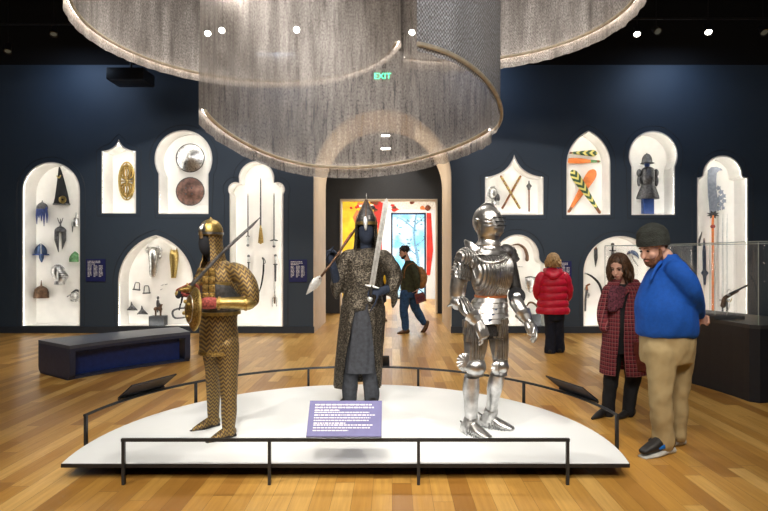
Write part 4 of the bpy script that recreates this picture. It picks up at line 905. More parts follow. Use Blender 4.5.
# niche behind the plaid coat
f = item('dagger', 'broad dagger pointing down in the niche left of the glass case top', 'dagger', 595.6, 256.5); slab(f, [(594, 249), (595.6, 246), (597.4, 249), (597.6, 258), (595.4, 267), (594, 258)], .018).out('blade', 'iron', f.root, sm=False); stick(f, [(595.7, 249), (595.7, 244.5)], .8).out('grip', 'wood', f.root); pin(f, (595.6, 254))
f = item('sabre', 'long dark curved sabre arcing beside the woman in the plaid coat', 'sabre', 596, 284); stick(f, [(586, 273.5), (592, 276.5), (598.5, 283), (602, 292), (602.8, 304)], [.5, 1, 1.2, 1.2, 1], k=4, flat=.5).out('scabbard', 'leather', f.root); stick(f, [(586, 273.5), (584.5, 272.6)], [.8, .6]).out('grip', 'silver', f.root); pin(f, (592, 276.5), (602, 292))
f = item('wheel_lock', 'ornate dark pistol hanging upright below the curved sabre', 'pistol', 586.5, 297); stick(f, [(585.3, 310.5), (585.6, 298), (587, 290)], [.9, 1, 1.3], k=2).out('barrel', 'iron', f.root); b = stick(f, [(587, 290), (586.6, 286), (589.6, 284.2)], [1.3, 1.1, .8], k=2); b.out('stock', 'wood', f.root)
b = B(); b.ell(f.L(587.6, 295), (.05, .02, .06)); b.ell(f.L(584.6, 289), (.03, .02, .03)); b.out('lock', 'silver', f.root); pin(f, (586, 292))
f = item('dagger', 'dagger with a round pommel pointing down behind the glass case', 'dagger', 612.6, 252); slab(f, [(611.2, 251), (614, 251), (614.2, 258), (612.6, 268), (611, 258)], .018).out('blade', 'silver', f.root, sm=False); stick(f, [(612.6, 251), (612.6, 246)], 1).out('grip', 'leather', f.root); B().ell(f.L(612.6, 244.5), .036).out('pommel', 'iron', f.root); stick(f, [(609.8, 250.6), (615.4, 250.6)], .6).out('crossguard', 'iron', f.root); pin(f, (612.6, 252))
f = item('hooked_dagger', 'pale blue curved hooked dagger above the plaid coat and the glass', 'dagger', 632.5, 259)
stick(f, [(626.8, 254.5), (630, 252.2), (634, 252.8), (637, 255), (639, 258.5)], [.6, 1.8, 2.2, 1.6, .4], k=4, flat=.5).out('blade', 'blued', f.root); stick(f, [(631.5, 254), (634, 260), (638, 265.5)], [1, .9, .7], k=3).out('grip', 'silver', f.root); pin(f, (633, 255))
# ------------------------------------------------------------------ LEFT: figure in gilt zigzag mail
f = Fig('mail_armour', 'armour of gilt zigzag mail on a black mannequin, left on the white platform', 'armour', 224, 4.42, PZ); L, R, r = f.L, f.R, f.root
fd = Vector((-.75, -.62, -.12))
b = B()   # mannequin form, one continuous body
hc = L(207.5, 243, -.03); b.ell(hc, (.066, .08, .112)); b.tube([L(211, 250, 0), L(216, 268, 0)], .05)
b.rings([R(330, 206, 232, 0, .09), R(300, 207, 234, 0, .09), R(275, 207, 236, 0, .08), R(266, 212, 228, 0, .05)], k=2)
b.tube([L(238, 272, -.08), L(248, 287, -.13), L(251, 301, -.14), L(232, 303, -.22), L(205, 303.5, -.32)], [.055, .05, .045, .035, .028], k=3)
b.tube([L(205, 273, .08), L(198, 290, .04), L(189, 290, -.16)], [.05, .04, .03], k=3)
hand(b, L(207, 303.5, -.30), Vector((-1, -.35, .05)), Vector((0, .5, -1)), 1, 1.0); hand(b, L(190, 290, -.14), Vector((-.7, -.6, -.1)), Vector((.3, -.3, -1)), -1, 1.1)
b.tube([L(212, 330, .04), L(213, 385, .14), L(213.5, 420, .18)], [.07, .045, .035]); b.tube([L(226, 330, -.04), L(228, 388, -.08), L(228, 428, -.10)], [.07, .045, .035])
b.out('mannequin_form', 'form', r, voxel=.009)
b = B()    # mail coat with sleeves
b.rings([R(351, 200, 238, 0, .155), R(335, 199.8, 237.8, 0, .15), R(318, 201, 237, 0, .14), R(302, 202, 240, 0, .14), R(286, 201, 243, 0, .15), R(274, 201.5, 243.5, 0, .14), R(266, 206, 237, 0, .10), R(260, 210, 226, 0, .065)], k=3)
b.tube([L(232, 271, -.05), L(243, 276, -.11), L(250, 290, -.15), L(252, 301, -.17)], [.072, .072, .068, .056], k=3, n=16); b.tube([L(205, 272, .07), L(199, 283, .05), L(195, 289, -.05)], [.065, .055, .045], k=3, n=14)
b.tube([L(252, 300, -.16), L(240, 303, -.2), L(228, 303, -.23)], [.055, .05, .045], k=2)
b.out('mail_coat', 'zigzag', r, voxel=.012, wr=.006, ws=8)
B().rings([R(353, 199.4, 238.8, 0, .162), R(349.5, 199.6, 238.4, 0, .158)], n=40).out('hem', 'golddark', r)
b = B(); b.rings([R(311, 201, 238.6, 0, .15), R(300, 201.5, 240.5, -.005, .152), R(288, 200.5, 241, -.005, .162), R(282, 202, 238, -.005, .16)], n=40, k=2); b.out('cuirass', 'iron', r)
for y in (312.5, 283): B().rings([R(y+1.6, 200.4, 240.2, -.005, .160), R(y-1.6, 200.4, 240.2, -.005, .161)], n=40).out('gilt_border', 'gold', r)
b = B()    # laced plates at the chest
for i in range(5):
    for j in range(2): b.box(L(205.5+j*6.5, 272+i*8.2, -.165-.004*i), (.045, .014, .058), bev=.003)
b.out('chest_plates', 'golddark', r)
# hood and helmet
b = B(); hx = (210, 0)
b.arcs([R(268, 200, 229, .0, .13, -84, 196), R(258, 202.5, 225, .0, .11, -84, 186), R(246, 202, 222.5, .0, .095, -82, 176), R(234, 200.5, 222, -.005, .10, -84, 178)], .008, 34, 3, pleat=.02, pn=12); b.out('mail_hood', 'zigzagfine', r)
b = B(); b.rings([R(235.5, 199.6, 222.5, -.01, .105), R(232, 199.6, 222.6, -.01, .108), R(227, 200.5, 221.6, -.01, .10), R(222.5, 203, 219, -.01, .075), R(219.8, 207, 214.5, -.01, .035), R(219.2, 210, 211.4, -.01, .006)], n=30, k=3); b.out('helmet_bowl', 'gold', r)
B().arcs([R(234.6, 199, 223.2, -.01, .111, 0, 360), R(232.4, 199, 223.2, -.01, .111, 0, 360)], .006, 40).out('brow_band', 'silver', r)
b = B(); b.tube([L(210.7, 220, -.01), L(210.7, 217.6, -.01)], [.012, .006]); b.ell(L(210.7, 219.3, -.01), (.018, .018, .008)); b.out('finial', 'gold', r)
b = B(); b.tube([L(201.5, 238, -.10), L(200.2, 230, -.12), L(203, 224, -.1), L(207, 221, -.06)], [(.014, .005), (.016, .005), (.013, .005), (.006, .003)], k=3); b.out('nasal_bar', 'silver', r)
for s in range(-2, 3): pass
b = B(); b.arcs([R(232, 201.4, 221.2, -.012, .113, 215, 260), R(226, 202.5, 219.5, -.012, .105, 215, 260)], .004, 10); b.out('steel_inlay', 'silver', r)
# arm guards
b = B(); b.tube([L(255.5, 302.5, -.175), L(249, 303.5, -.20), L(236, 303, -.235), L(222, 303, -.27), L(215.5, 303, -.29)], [(.02, .02), (.055, .05), (.052, .047), (.046, .04), (.045, .038)], k=3, n=18, cap='flat'); b.out('arm_guard', 'gold', r)
for x in (246, 219): B().tube([L(x+1.3, 303.3, -.208 if x > 240 else -.28), L(x-1.3, 303.3, -.212 if x > 240 else -.285)], .057 if x > 240 else .05, n=18, cap='flat').out('arm_guard_band', 'golddark', r)
b = B(); b.tube([L(216, 303, -.285), L(208, 303.2, -.31), L(203, 303.5, -.33)], [.040, .046, .04], k=2, n=14); b.out('velvet_cuff', 'red', r)
b = B(); b.tube([L(197, 291, -.02), L(191, 290, -.12)], [.05, .056], n=14); b.out('velvet_cuff', 'red', r)
b = B(); b.tube([L(193, 288, -.10), L(187, 289, -.17), L(180, 290, -.22)], [(.036, .05), (.05, .03), (.018, .012)], n=12, k=2); b.out('gauntlet_plate', 'golddark', r)
# trousers and shoes
b = B(); b.tube([L(212, 344, .05), L(212.8, 372, .10), L(213.2, 398, .15), L(213.5, 419, .18)], [.088, .060, .052, .046], k=3, n=18); b.tube([L(226.5, 344, -.04), L(228, 372, -.06), L(229, 400, -.09), L(228.5, 429, -.10)], [.098, .076, .062, .052], k=3, n=18)
b.rings([R(352, 202, 236, 0, .12), R(342, 202, 236, 0, .13)]); b.out('mail_trousers', 'zigzagfine', r, voxel=.011, wr=.005, ws=9)
for h_, t_, d1, d2, px0, px1, ak in ((0, 0, .20, .04, 218, 193, L(213.5, 418, .18)), (0, 0, -.07, -.24, 234, 209, L(228.5, 428, -.10))):
    b = B(); foot(b, f.G(px0, d1, 0), f.G(px1, d2, 0), .042, .05, ak, .048, 1); b.out('mail_shoe', 'zigzagfine', r, voxel=.008, it=2, fz=.0)
    b = B(); foot(b, f.G(px0+1, d1, -.005), f.G(px1-2.5, d2, -.005), .05, .022, None, pointed=1); b.floor_clip(.0); b.out('shoe_sole', 'leather', r)
# sword over the shoulder and shield
s = Fig('sword', 'long dark sword slanting up over the shoulder of the zigzag mail armour', 'sword', 186, 4.24, P(186, 291, 4.24).z)
b = B(); b.tube([s.L(189, 288, 0), s.L(225, 250, .02), s.L(252, 225.5, .06), s.L(260, 217.5, .07)], [(.014, .005), (.013, .005), (.011, .004), (.003, .002)], n=8, cap='flat'); b.out('blade', 'iron', s.root)
b = B(); b.tube([s.L(190.5, 287, 0), s.L(184, 292, 0), s.L(179, 293.5, -.03)], [.014, .016, .012], k=2); b.ell(s.L(178, 293.5, -.03), (.024, .016, .02)); b.out('grip', 'gold', s.root)
b = B(); b.tube([s.L(187, 283.5, 0), s.L(189.5, 288, 0), s.L(193, 292, 0)], [.006, .011, .006], k=2); b.out('crossguard', 'gold', s.root)
b = B(); b.tube([s.L(190, 284, .02), s.L(181, 288, .01), s.L(176.5, 291, 0), s.L(184, 295, -.02), s.L(190, 296, -.02)], [(.02, .008), (.03, .008), (.012, .006), (.028, .008), (.015, .006)], k=3); b.out('guard_cloth', 'red', s.root)
s = Fig('round_shield', 'small domed gilt and grey shield held by the zigzag mail armour', 'shield', 194.5, 4.05, P(194.5, 309, 4.05).z)
ax = Vector((-.82, -.55, .05)).normalized(); mx = ax.to_track_quat('Z', 'Y').to_matrix().to_4x4(); R_ = .15
B().lathe([(.01, -.005), (R_, -.012), (R_, .002), (R_*.85, .02), (R_*.5, .05), (R_*.2, .062), (.005, .065)], mx, 40).out('disc', 'golddark', s.root)
B().tube([mx @ Vector((R_*cos(a), R_*sin(a), 0)) for a in [i*pi/20 for i in range(41)]], .009, n=8, cap='flat').out('rim', 'gold', s.root)
B().tube([mx @ Vector((R_*.66*cos(a), R_*.66*sin(a), .038)) for a in [i*pi/20 for i in range(41)]], .004, n=6, cap='flat').out('inner_ring', 'silver', s.root)
for a in (.6, 2.2, 3.7, 5.3): B().ell(mx @ Vector((R_*.42*cos(a), R_*.42*sin(a), .058)), .014, seg=10, rg=8).out('boss', 'gold', s.root)
# ------------------------------------------------------------------ MIDDLE: figure in a brown mail robe
f = Fig('mail_robe_armour', 'brown grey mail robe armour with a spired helmet, in the middle of the platform', 'armour', 361, 5.26, PZ); L, R, r = f.L, f.R, f.root
b = B(); b.ell(L(366.3, 233, -.03), (.072, .085, .115)); b.tube([L(366, 240, 0), L(366, 256, 0)], .055)
b.rings([R(345, 351, 376, 0, .10), R(310, 350, 377, 0, .10), R(275, 350, 378, 0, .09), R(256, 352, 380, 0, .07), R(251, 360, 372, 0, .05)], k=2)
b.tube([L(347, 259, 0), L(340, 273, -.02), L(337.5, 283, -.06), L(332.5, 264, -.16)], [.06, .05, .046, .036], k=3)
b.tube([L(386, 259, 0), L(391, 275, -.02), L(392, 286, -.06), L(379, 292, -.20)], [.06, .05, .046, .038], k=3)
hand(b, L(333, 266, -.15), Vector((-.3, .25, 1)), Vector((.75, -.6, 0)), -1, 1.15, 1.35); hand(b, L(381, 292, -.19), Vector((-1, -.3, .05)), Vector((.1, .6, -.9)), 1, 1.2, 1.12)
b.tube([L(355, 340, .02), L(350.5, 375, .0), L(350, 400, .02)], [.08, .05, .04]); b.tube([L(371, 340, 0), L(371, 375, 0), L(372, 400, 0)], [.08, .05, .04])
b.out('mannequin_form', 'formblue', r, voxel=.01)
b = B(); b.rings([R(309, 341, 384.5, 0, .15), R(300, 342, 383.5, 0, .145), R(285, 344, 382.5, 0, .14), R(270, 343.5, 384, 0, .14), R(260, 342, 388, 0, .13), R(253, 346, 387, 0, .10), R(248, 355, 378, 0, .07)], k=3)
b.tube([L(350, 258, 0), L(342, 267, -.02), L(339, 279, -.04), L(337.5, 288, -.05)], [.09, .085, .075, .066], k=3, n=16)
b.tube([L(382, 258, 0), L(391, 267, -.02), L(394, 279, -.04), L(391, 290, -.08)], [.09, .082, .075, .07], k=3, n=16)
b.tube([L(392, 286, -.06), L(394.5, 296, -.05), L(393, 307, -.04)], [(.05, .07), (.035, .06), (.012, .02)], k=3, n=14); b.tube([L(337.5, 284, -.05), L(336.5, 292, -.03), L(337, 298, -.02)], [(.06, .06), (.045, .055), (.015, .03)], k=3, n=14)
b.out('mail_robe', 'mail', r, voxel=.012, wr=.014, ws=9)
b = B(); b.arcs([R(386, 333.5, 381.5, .02, .19, -24, 232), R(365, 335, 382, .02, .18, -38, 236), R(340, 337.5, 383.5, .01, .165, -54, 242), R(318, 340, 385, 0, .155, -66, 246), R(306, 341, 384.5, 0, .152, -76, 252)], .012, 60, 4, pleat=.03, pn=11); b.rough(.006, 12); b.out('robe_skirt', 'mail', r)
b = B(); b.rings([R(371, 343.5, 378.5, 0, .145), R(355, 345, 379.5, 0, .14), R(335, 347.5, 379.5, -.005, .14), R(315, 349, 379, -.01, .14), R(303, 351, 377, -.01, .13)], n=90, k=3, pleat=.028, pn=13); b.out('cloth_skirt', 'slate', r)
b = B(); b.tube([L(353.5, 345, 0), L(350, 375, 0), L(350, 399, .02)], [.098, .078, .068], k=3, n=18); b.tube([L(370.5, 345, 0), L(371, 375, 0), L(371.8, 399.5, 0)], [.098, .082, .072], k=3, n=18); b.rings([R(352, 345, 379, 0, .12), R(340, 346, 378, 0, .12)])
b.out('trousers', 'slate', r, voxel=.011, wr=.010, ws=10)
for a, c, d1, d2, ak in ((354, 338, .06, -.06, L(350, 398, .02)), (373, 372, .05, -.2, L(371.8, 398, 0))):
    b = B(); foot(b, f.G(a, d1, 0), f.G(c, d2, 0), .045, .055, ak, .05); b.out('shoe', 'leather', r, voxel=.009, it=2, fz=0)
b = B(); b.arcs([R(256, 349, 384, 0, .125, -48, 228), R(250, 353, 380, 0, .11, -42, 222), R(240, 354.5, 378, 0, .10, -38, 218), R(222, 355.5, 377, 0, .10, -40, 220)], .008, 34, 3, pleat=.02, pn=10); b.out('mail_curtain', 'mail', r)
b = B(); b.rings([R(225, 355.4, 377.2, 0, .105), R(219, 355.8, 376.8, 0, .105), R(214.5, 357.5, 375, 0, .088), R(208, 361, 371.6, 0, .05), R(202, 364.6, 368.4, 0, .02), R(199.5, 365.8, 367.2, 0, .008)], n=28, k=3); b.out('helmet_bowl', 'iron', r)
b = B()
for a in range(6):
    an = radians(-90+a*60); q = lambda py, w, d_: (lambda c: Vector((c.x+w*5.26/560*cos(an), d_*sin(an), c.z)))(L(366.3, py, 0))
    b.tube([q(224, 11.2, .108), q(218.5, 11, .109), q(213, 8.2, .083), q(206, 4.2, .042), q(200, 1.2, .014)], [.006]*5, n=6, k=3)
b.out('helmet_ribs', 'bronze', r)
B().arcs([R(225, 355, 377.6, 0, .11, 0, 360), R(222, 355, 377.6, 0, .11, 0, 360)], .006, 40).out('brow_band', 'gold', r)
B().tube([L(366.3, 200.5, 0), L(366.5, 193.5, 0)], [.008, .003]).out('spike', 'silver', r)
b = B(); b.tube([L(365, 217, -.118), L(365.4, 222, -.125), L(365.8, 230, -.13)], [(.016, .006), (.022, .006), (.008, .004)], n=10, k=3, ref=(1, 0, 0)); b.out('nasal_bar', 'silverpale', r)
b = B(); [b.arcs([R(219.6, 355.9, 376.9, 0, .109, a-13, a+13), R(216, 356.6, 376.2, 0, .10, a-13, a+13)], .004, 6) for a in (240, 300)]; b.out('brow_plate', 'silver', r)
b = B(); b.arcs([R(311, 342, 384, 0, .158, 0, 360), R(308, 342, 384, 0, .158, 0, 360)], .004, 40, pleat=.01)
b.bm.free()
# spear held in the raised fist, sword upright in the other hand
s = Fig('war_spear', 'spear with a pale leaf shaped head pointing down left beside the spired helmet', 'spear', 332, 5.08, P(332, 262, 5.08).z)
B().tube([s.L(319.5, 278.5, -.02), s.L(332, 262.5, 0), s.L(354, 231, .30), s.L(372.5, 208, .42)], .012, n=10).out('shaft', 'bronze', s.root)
b = B(); b.tube([s.L(321, 276.5, -.02), s.L(317.5, 280.5, -.02), s.L(313, 286, -.03), s.L(306.3, 294.5, -.04)], [(.012, .012), (.040, .010), (.036, .008), (.003, .002)], n=10, k=2, cap='flat'); b.out('spearhead', 'silverpale', s.root)
B().tube([s.L(352, 233.5, .28), s.L(345, 243.5, .18)], .015, n=10).out('binding', 'red', s.root); b = B(); b.ell(s.L(372.8, 207.5, .42), .022); b.tube([s.L(370, 206, .42), s.L(376, 209.5, .42)], .008); b.out('finial', 'iron', s.root)
s = Fig('sword', 'broad pale straight sword held upright beside the spired helmet', 'sword', 373, 5.02, P(373, 289, 5.02).z)
b = B().prism([(s.L(*q).x, s.L(*q).z) for q in ((369.4, 285), (374.4, 286), (388.4, 203), (386.8, 198), (383.2, 202.5))], -.005, .005); b.out('blade', 'silverpale', s.root, sm=False)
b = B(); b.prism([(s.L(*q).x, s.L(*q).z) for q in ((371.6, 284), (372.3, 284.1), (385.6, 207), (385.2, 206.6))], -.0065, .0065); b.out('fuller', 'silver', s.root, sm=False)
B().tube([s.L(365.5, 285, 0), s.L(371.8, 286.5, 0), s.L(378.5, 288, 0)], [.007, .011, .007], k=2).out('crossguard', 'silverpale', s.root)
B().tube([s.L(371.8, 286.5, 0), s.L(370.4, 297, 0)], .014).out('grip', 'leather', s.root)
B().ell(s.L(370, 299, 0), (.024, .016, .024)).out('pommel', 'silverpale', s.root)
# ------------------------------------------------------------------ RIGHT: bright plate armour
f = Fig('plate_armour', 'bright fluted steel full plate armour, right on the white platform', 'armour', 484, 4.42, PZ); L, R, r = f.L, f.R, f.root; m1 = f.m
b = B(); b.ell(L(489, 224, 0), (.07, .085, .11)); b.tube([L(488, 235, 0), L(488, 250, 0)], .05)     # dark underform
b.rings([R(338, 467, 504, 0, .11), R(320, 468, 504, 0, .12), R(296, 476, 506, 0, .10), R(270, 474, 510, 0, .10), R(252, 474, 507, 0, .08), R(246, 482, 496, 0, .05)], k=2)
b.tube([L(472, 256, 0), L(462, 275, .02), L(458, 302, .02), L(476, 318, -.12)], [.065, .055, .045, .035], k=2); b.tube([L(505, 252, .05), L(512, 272, .04), L(516, 296, 0), L(526, 316, -.12)], [.06, .05, .042, .033], k=2)
b.tube([L(476, 332, 0), L(473, 366, -.03), L(471, 425, -.02)], [.085, .05, .035]); b.tube([L(497, 332, .03), L(499.5, 364, .01), L(495, 386, .03), L(492.5, 400, .08)], [.08, .05, .035, .03])
b.out('mannequin_form', 'leather', r, voxel=.01)
# helmet
hf = Vector((.62, -.78, -.08)).normalized(); hm = frame(L(488.3, 222, 0), hf)
b = B(); b.ell((0, -.012, .008), (.105, .125, .128), hm, 28, 20); b.rings([R(243, 479.5, 498.5, 0, .085), R(237, 478.5, 499.5, -.005, .09), R(230, 476, 501, -.005, .10)], n=28, k=2); b.out('helmet_skull', 'steelplain', r)
b = B(); b.tube([hm @ Vector(p) for p in ((0, .10, .075), (0, .04, .132), (0, -.04, .138), (0, -.11, .085), (0, -.14, .0), (0, -.12, -.06))], [(.007, .006), (.008, .014), (.008, .016), (.008, .014), (.007, .01), (.006, .006)], n=8, k=4, ref=hm.to_3x3() @ Vector((1, 0, 0))); b.out('comb', 'steelplain', r)
b = B()   # visor: stepped bellows
rr = []
for z, ex in ((.052, .112), (.034, .122), (.030, .132), (.010, .138), (.006, .131), (.002, .146), (-.018, .150), (-.022, .142), (-.026, .155), (-.046, .158), (-.05, .15), (-.075, .150), (-.10, .118), (-.118, .095)):
    rr.append((z, ex))
lo = []
for z, ex in rr:
    row = []
    for i in range(25):
        a = radians(lerp(-72, 72, i/24)); k = .5+.5*cos(a*1.25); rad = lerp(.108, ex, k); zz = z+(.012*(1-k))
        row.append(hm @ Vector((sin(a)*.108*1.0, -.01+cos(a)*rad, zz)))
    inn = [p-hf*.008 for p in reversed(row)]
    lo.append(row+inn)
b.skin(lo); b.out('visor', 'steelplain', r)
b = B()
for z, w in ((.036, .075), (.004, .055), (-.024, .05)):
    b.tube([hm @ Vector((x, -.010+lerp(.108, .128+(.034-z)*.45, cos(x/.11*1.1)), z+.002)) for x in (-w, -w*.5, 0, w*.5, w)], .0042, n=6, k=2)
b.out('eye_slit', 'black', r)
b = B(); [b.ell(hm @ Vector((s_*.106, -.02, .012)), .016, seg=12, rg=8) for s_ in (-1, 1)]; b.out('visor_pivot', 'silver', r)
# gorget
b = B(); b.rings([R(255, 468, 507, -.005, .14), R(251, 470, 506, -.005, .135), R(250, 472, 503, -.005, .12), R(246, 476, 500, -.005, .105), R(245, 475, 501, -.005, .108), R(240, 478.5, 499, 0, .088), R(236.5, 478, 500, 0, .092), R(235.5, 479, 499, 0, .085)], n=36, k=2); b.out('gorget', 'steelplain', r)
# breastplate, backplate in one globose form with fluting
b = B(); b.rings([R(297, 476, 505.5, 0, .125), R(292, 475, 507, -.01, .135), R(284, 472, 511, -.025, .165), R(272, 470.5, 513, -.03, .18), R(262, 470.5, 512.5, -.02, .165), R(254, 473.5, 508, -.005, .12), R(250, 478, 502, 0, .09)], n=48, k=4); b.out('breastplate', 'steel', r)
b = B(); b.tube([L(477, 257.5, -.15), L(486, 262, -.185), L(498, 262, -.19), L(507.5, 256.5, -.15)], .008, k=4); b.tube([L(471.5, 262, -.09), L(473, 270, -.10), L(476.5, 280, -.12)], .007, k=3); b.out('breastplate_roll', 'steelplain', r)
b = B(); b.arcs([R(299, 474.8, 506.6, 0, .134, 0, 360), R(294.8, 474.4, 507, 0, .137, 0, 360)], .006, 44); b.out('waist_belt', 'tan', r)
B().tube([L(500.5, 297, -.10), L(497, 306, -.14), L(489, 322, -.17)], [(.014, .005)]*3, n=8, ref=(1, 0, 0)).out('hanging_strap', 'blued', r)
# faulds and mail skirt
b = B(); rows = []
y0, y1, n = 297, 322, 5
for i in range(n):
    for t, e in ((0, 0), (.9, .9), (.97, .1)):
        g = (i+t)/n; xl = lerp(475, 464.5, g**.8); xr = lerp(506.5, 508, g**.8); rows.append(R(lerp(y0, y1, g), xl-e, xr+e, -.005, lerp(.13, .17, g)+.008*e))
b.rings(rows, n=44); b.out('fauld', 'steelplain', r)
b = B(); b.rings([R(334, 468, 505, 0, .14), R(320, 467, 506, 0, .15)], n=50, pleat=.03, pn=14); b.out('mail_skirt', 'steelmail', r)
b = B(); lames(b, L(474, 319, -.12), L(475.5, 340, -.10), .092, .085, 3, .008, (1, 0, 0), .62); b.out('tasset', 'steel', r); b = B(); lames(b, L(498, 318, -.11), L(499, 336, -.07), .078, .068, 3, .008, (1, 0, 0), .62); b.out('tasset', 'steel', r)
# legs
b = B(); b.tube([L(476.3, 334, -.03), L(475.5, 345, -.04), L(474, 360, -.05)], [.098, .092, .074], n=26, k=3); b.out('thigh_plate', 'steel', r)
b = B(); b.tube([L(498.8, 332, .0), L(499.5, 345, -.005), L(500, 358, -.01)], [.075, .072, .062], n=26, k=3); b.out('thigh_plate', 'steel', r)
def knee(px, py, d_, rad, wx, wy, wr_, wd):
    b = B(); c = L(px, py, d_); b.ell(c, (rad, rad*1.05, rad*.92), None, 24, 16)
    lames(b, L(px, py-7, d_+.01), L(px, py+9.5, d_+.01), rad*.86, rad*.72, 4, .006); b.out('knee_guard', 'steelplain', r)
    b = B()
    for i in range(9):
        a = radians(-100+i*25); e = L(wx, wy, wd)+Vector((cos(a)*wr_*-.9, 0, sin(a)*wr_)); b.tube([L(wx+1, wy, wd-.015), e], [(.004, .008), (.016, .007)], n=8)
    b.ell(L(wx, wy, wd), (wr_*.88, .014, wr_*.88), None, 20, 8); b.out('knee_wing', 'steelplain', r)
knee(475.5, 366.5, -.07, .083, 464.5, 362, .066, -.09); knee(500.5, 366, -.03, .066, 497, 368, .045, -.10)
b = B(); b.tube([L(471.8, 376, -.05), L(471, 388, -.03), L(471, 402, -.03), L(471, 420, -.02)], [.058, .066, .055, .047], n=22, k=4, cap='flat'); b.out('greave', 'steelplain', r)
b = B(); b.tube([L(497.5, 374, .0), L(495, 386, .03), L(493, 398, .07), L(491.5, 411, .12)], [.056, .062, .05, .044], n=22, k=4, cap='flat'); b.out('greave', 'steelplain', r)
for (hp, hd), (tp, td), ak in (((464, .02), (489, -.16), L(471, 419, -.02)), ((482, .17), (512.5, .06), L(491.5, 410, .12))):
    b = B(); foot(b, f.G(hp, hd, 0), f.G(tp, td, 0), .056, .062, ak, .056); h_, t_ = f.G(hp, hd, 0), f.G(tp, td, 0)
    for i in range(6):
        t = .3+i*.1; q_ = h_.lerp(t_, t); d_ = (t_-h_).normalized(); w_ = .058*(1.05 if t < .7 else .92); hh = lerp(.078, .045, (t-.3)/.5); sd = Vector((-d_.y, d_.x, 0))
        b.tube([q_+sd*w_*cos(a)+Vector((0, 0, max(0, hh*1.15*sin(a)))) for a in [j*pi/8 for j in range(9)]], .006, n=6)
    b.out('sabaton', 'steelplain', r, voxel=.005, it=1, fz=0)
    B().tube([L(*((464, 424, .05) if hp < 470 else (483, 416, .2))), L(*((460.5, 421, .08) if hp < 470 else (478.5, 412.5, .22)))], .007).out('spur', 'iron', r)
# left-hand picture arm
b = B(); b.ell(L(468, 257, -.03), (.098, .11, .082), None, 28, 18); b.ell(L(476, 262.5, -.11), (.055, .035, .055), None, 20, 14); lames(b, L(466, 259, -.01), L(460, 278, .0), .086, .075, 5, .008); b.out('pauldron', 'steel', r)
b = B(); b.tube([L(464.5, 240.5, -.02), L(468, 245, -.07), L(474, 248.5, -.10), L(480, 249.5, -.10)], [(.012, .004), (.034, .005), (.034, .005), (.018, .004)], n=12, k=3, ref=(0, .3, 1)); b.out('haute_piece', 'steelplain', r)
b = B(); b.tube([L(459.8, 276, 0), L(458, 287, .0), L(457.5, 296, .0)], [.068, .066, .06], n=22, k=2); b.out('upper_arm_plate', 'steelplain', r)
b = B(); b.ell(L(458.5, 302.5, -.02), (.068, .07, .06), None, 22, 14); b.tube([L(458, 303, -.02), L(452, 303.5, -.02), L(447.5, 306.5, -.02)], [(.055, .05), (.045, .02), (.01, .006)], n=14, k=3); b.out('elbow_guard', 'steelplain', r)
b = B(); b.tube([L(462, 303, -.05), L(469, 312, -.11), L(475, 319, -.17)], [.056, .052, .044], n=20, k=2); b.out('forearm_plate', 'steel', r)
b = B(); lames(b, L(478.5, 323, -.19), L(471.5, 314.5, -.15), .04, .062, 2, .006); b.out('gauntlet_cuff', 'steelplain', r)
b = B(); hand(b, L(478.5, 323, -.19), Vector((.32, -.15, -1)), Vector((-.9, .4, -.2)), 1, .45, 1.12); b.tube([L(478, 322, -.19), L(481.5, 330, -.21), L(484, 336.5, -.22)], [(.04, .03), (.05, .028), (.046, .022)], n=14); b.out('gauntlet', 'steelplain', r, voxel=.005, it=1)
# right-hand picture arm
b = B(); b.ell(L(506, 251.5, .02), (.062, .085, .06), None, 22, 14); lames(b, L(507.5, 251, .02), L(513, 262, .04), .062, .052, 3, .007); b.out('pauldron', 'iron', r)
b = B(); b.tube([L(510, 262, .03), L(513, 278, .02), L(515.5, 290, 0)], [.05, .052, .05], n=16, k=2); b.out('arming_sleeve', 'leather', r)
b = B(); b.ell(L(516.5, 297, -.03), (.062, .055, .056), None, 22, 14); b.out('elbow_guard', 'steelplain', r)
b = B(); mx = Matrix.Translation(L(516.5, 296, -.07)) @ (Vector((-.05, -1, .35)).to_track_quat('Z', 'Y').to_matrix().to_4x4()); b.lathe([(.01, .0), (.058, .0), (.068, .01), (.062, .014), (.02, .006), (.005, .006)], mx, 26); b.out('elbow_cup', 'black', r)
b = B(); b.tube([L(516, 302, -.07), L(521.5, 311, -.12), L(525.5, 318, -.16)], [.054, .05, .042], n=20, k=2); b.out('forearm_plate', 'steelplain', r)
b = B(); lames(b, L(528, 321.5, -.19), L(522.5, 312.5, -.14), .038, .06, 2, .006); b.out('gauntlet_cuff', 'steelplain', r)
b = B(); hand(b, L(528, 321.5, -.19), Vector((.42, -.25, -.85)), Vector((-.8, -.3, -.35)), -1, .5, 1.12); b.tube([L(527.5, 320, -.18), L(531, 328, -.21), L(533, 333, -.22)], [(.036, .03), (.046, .026), (.042, .02)], n=14); b.out('gauntlet', 'steelplain', r, voxel=.005, it=1)
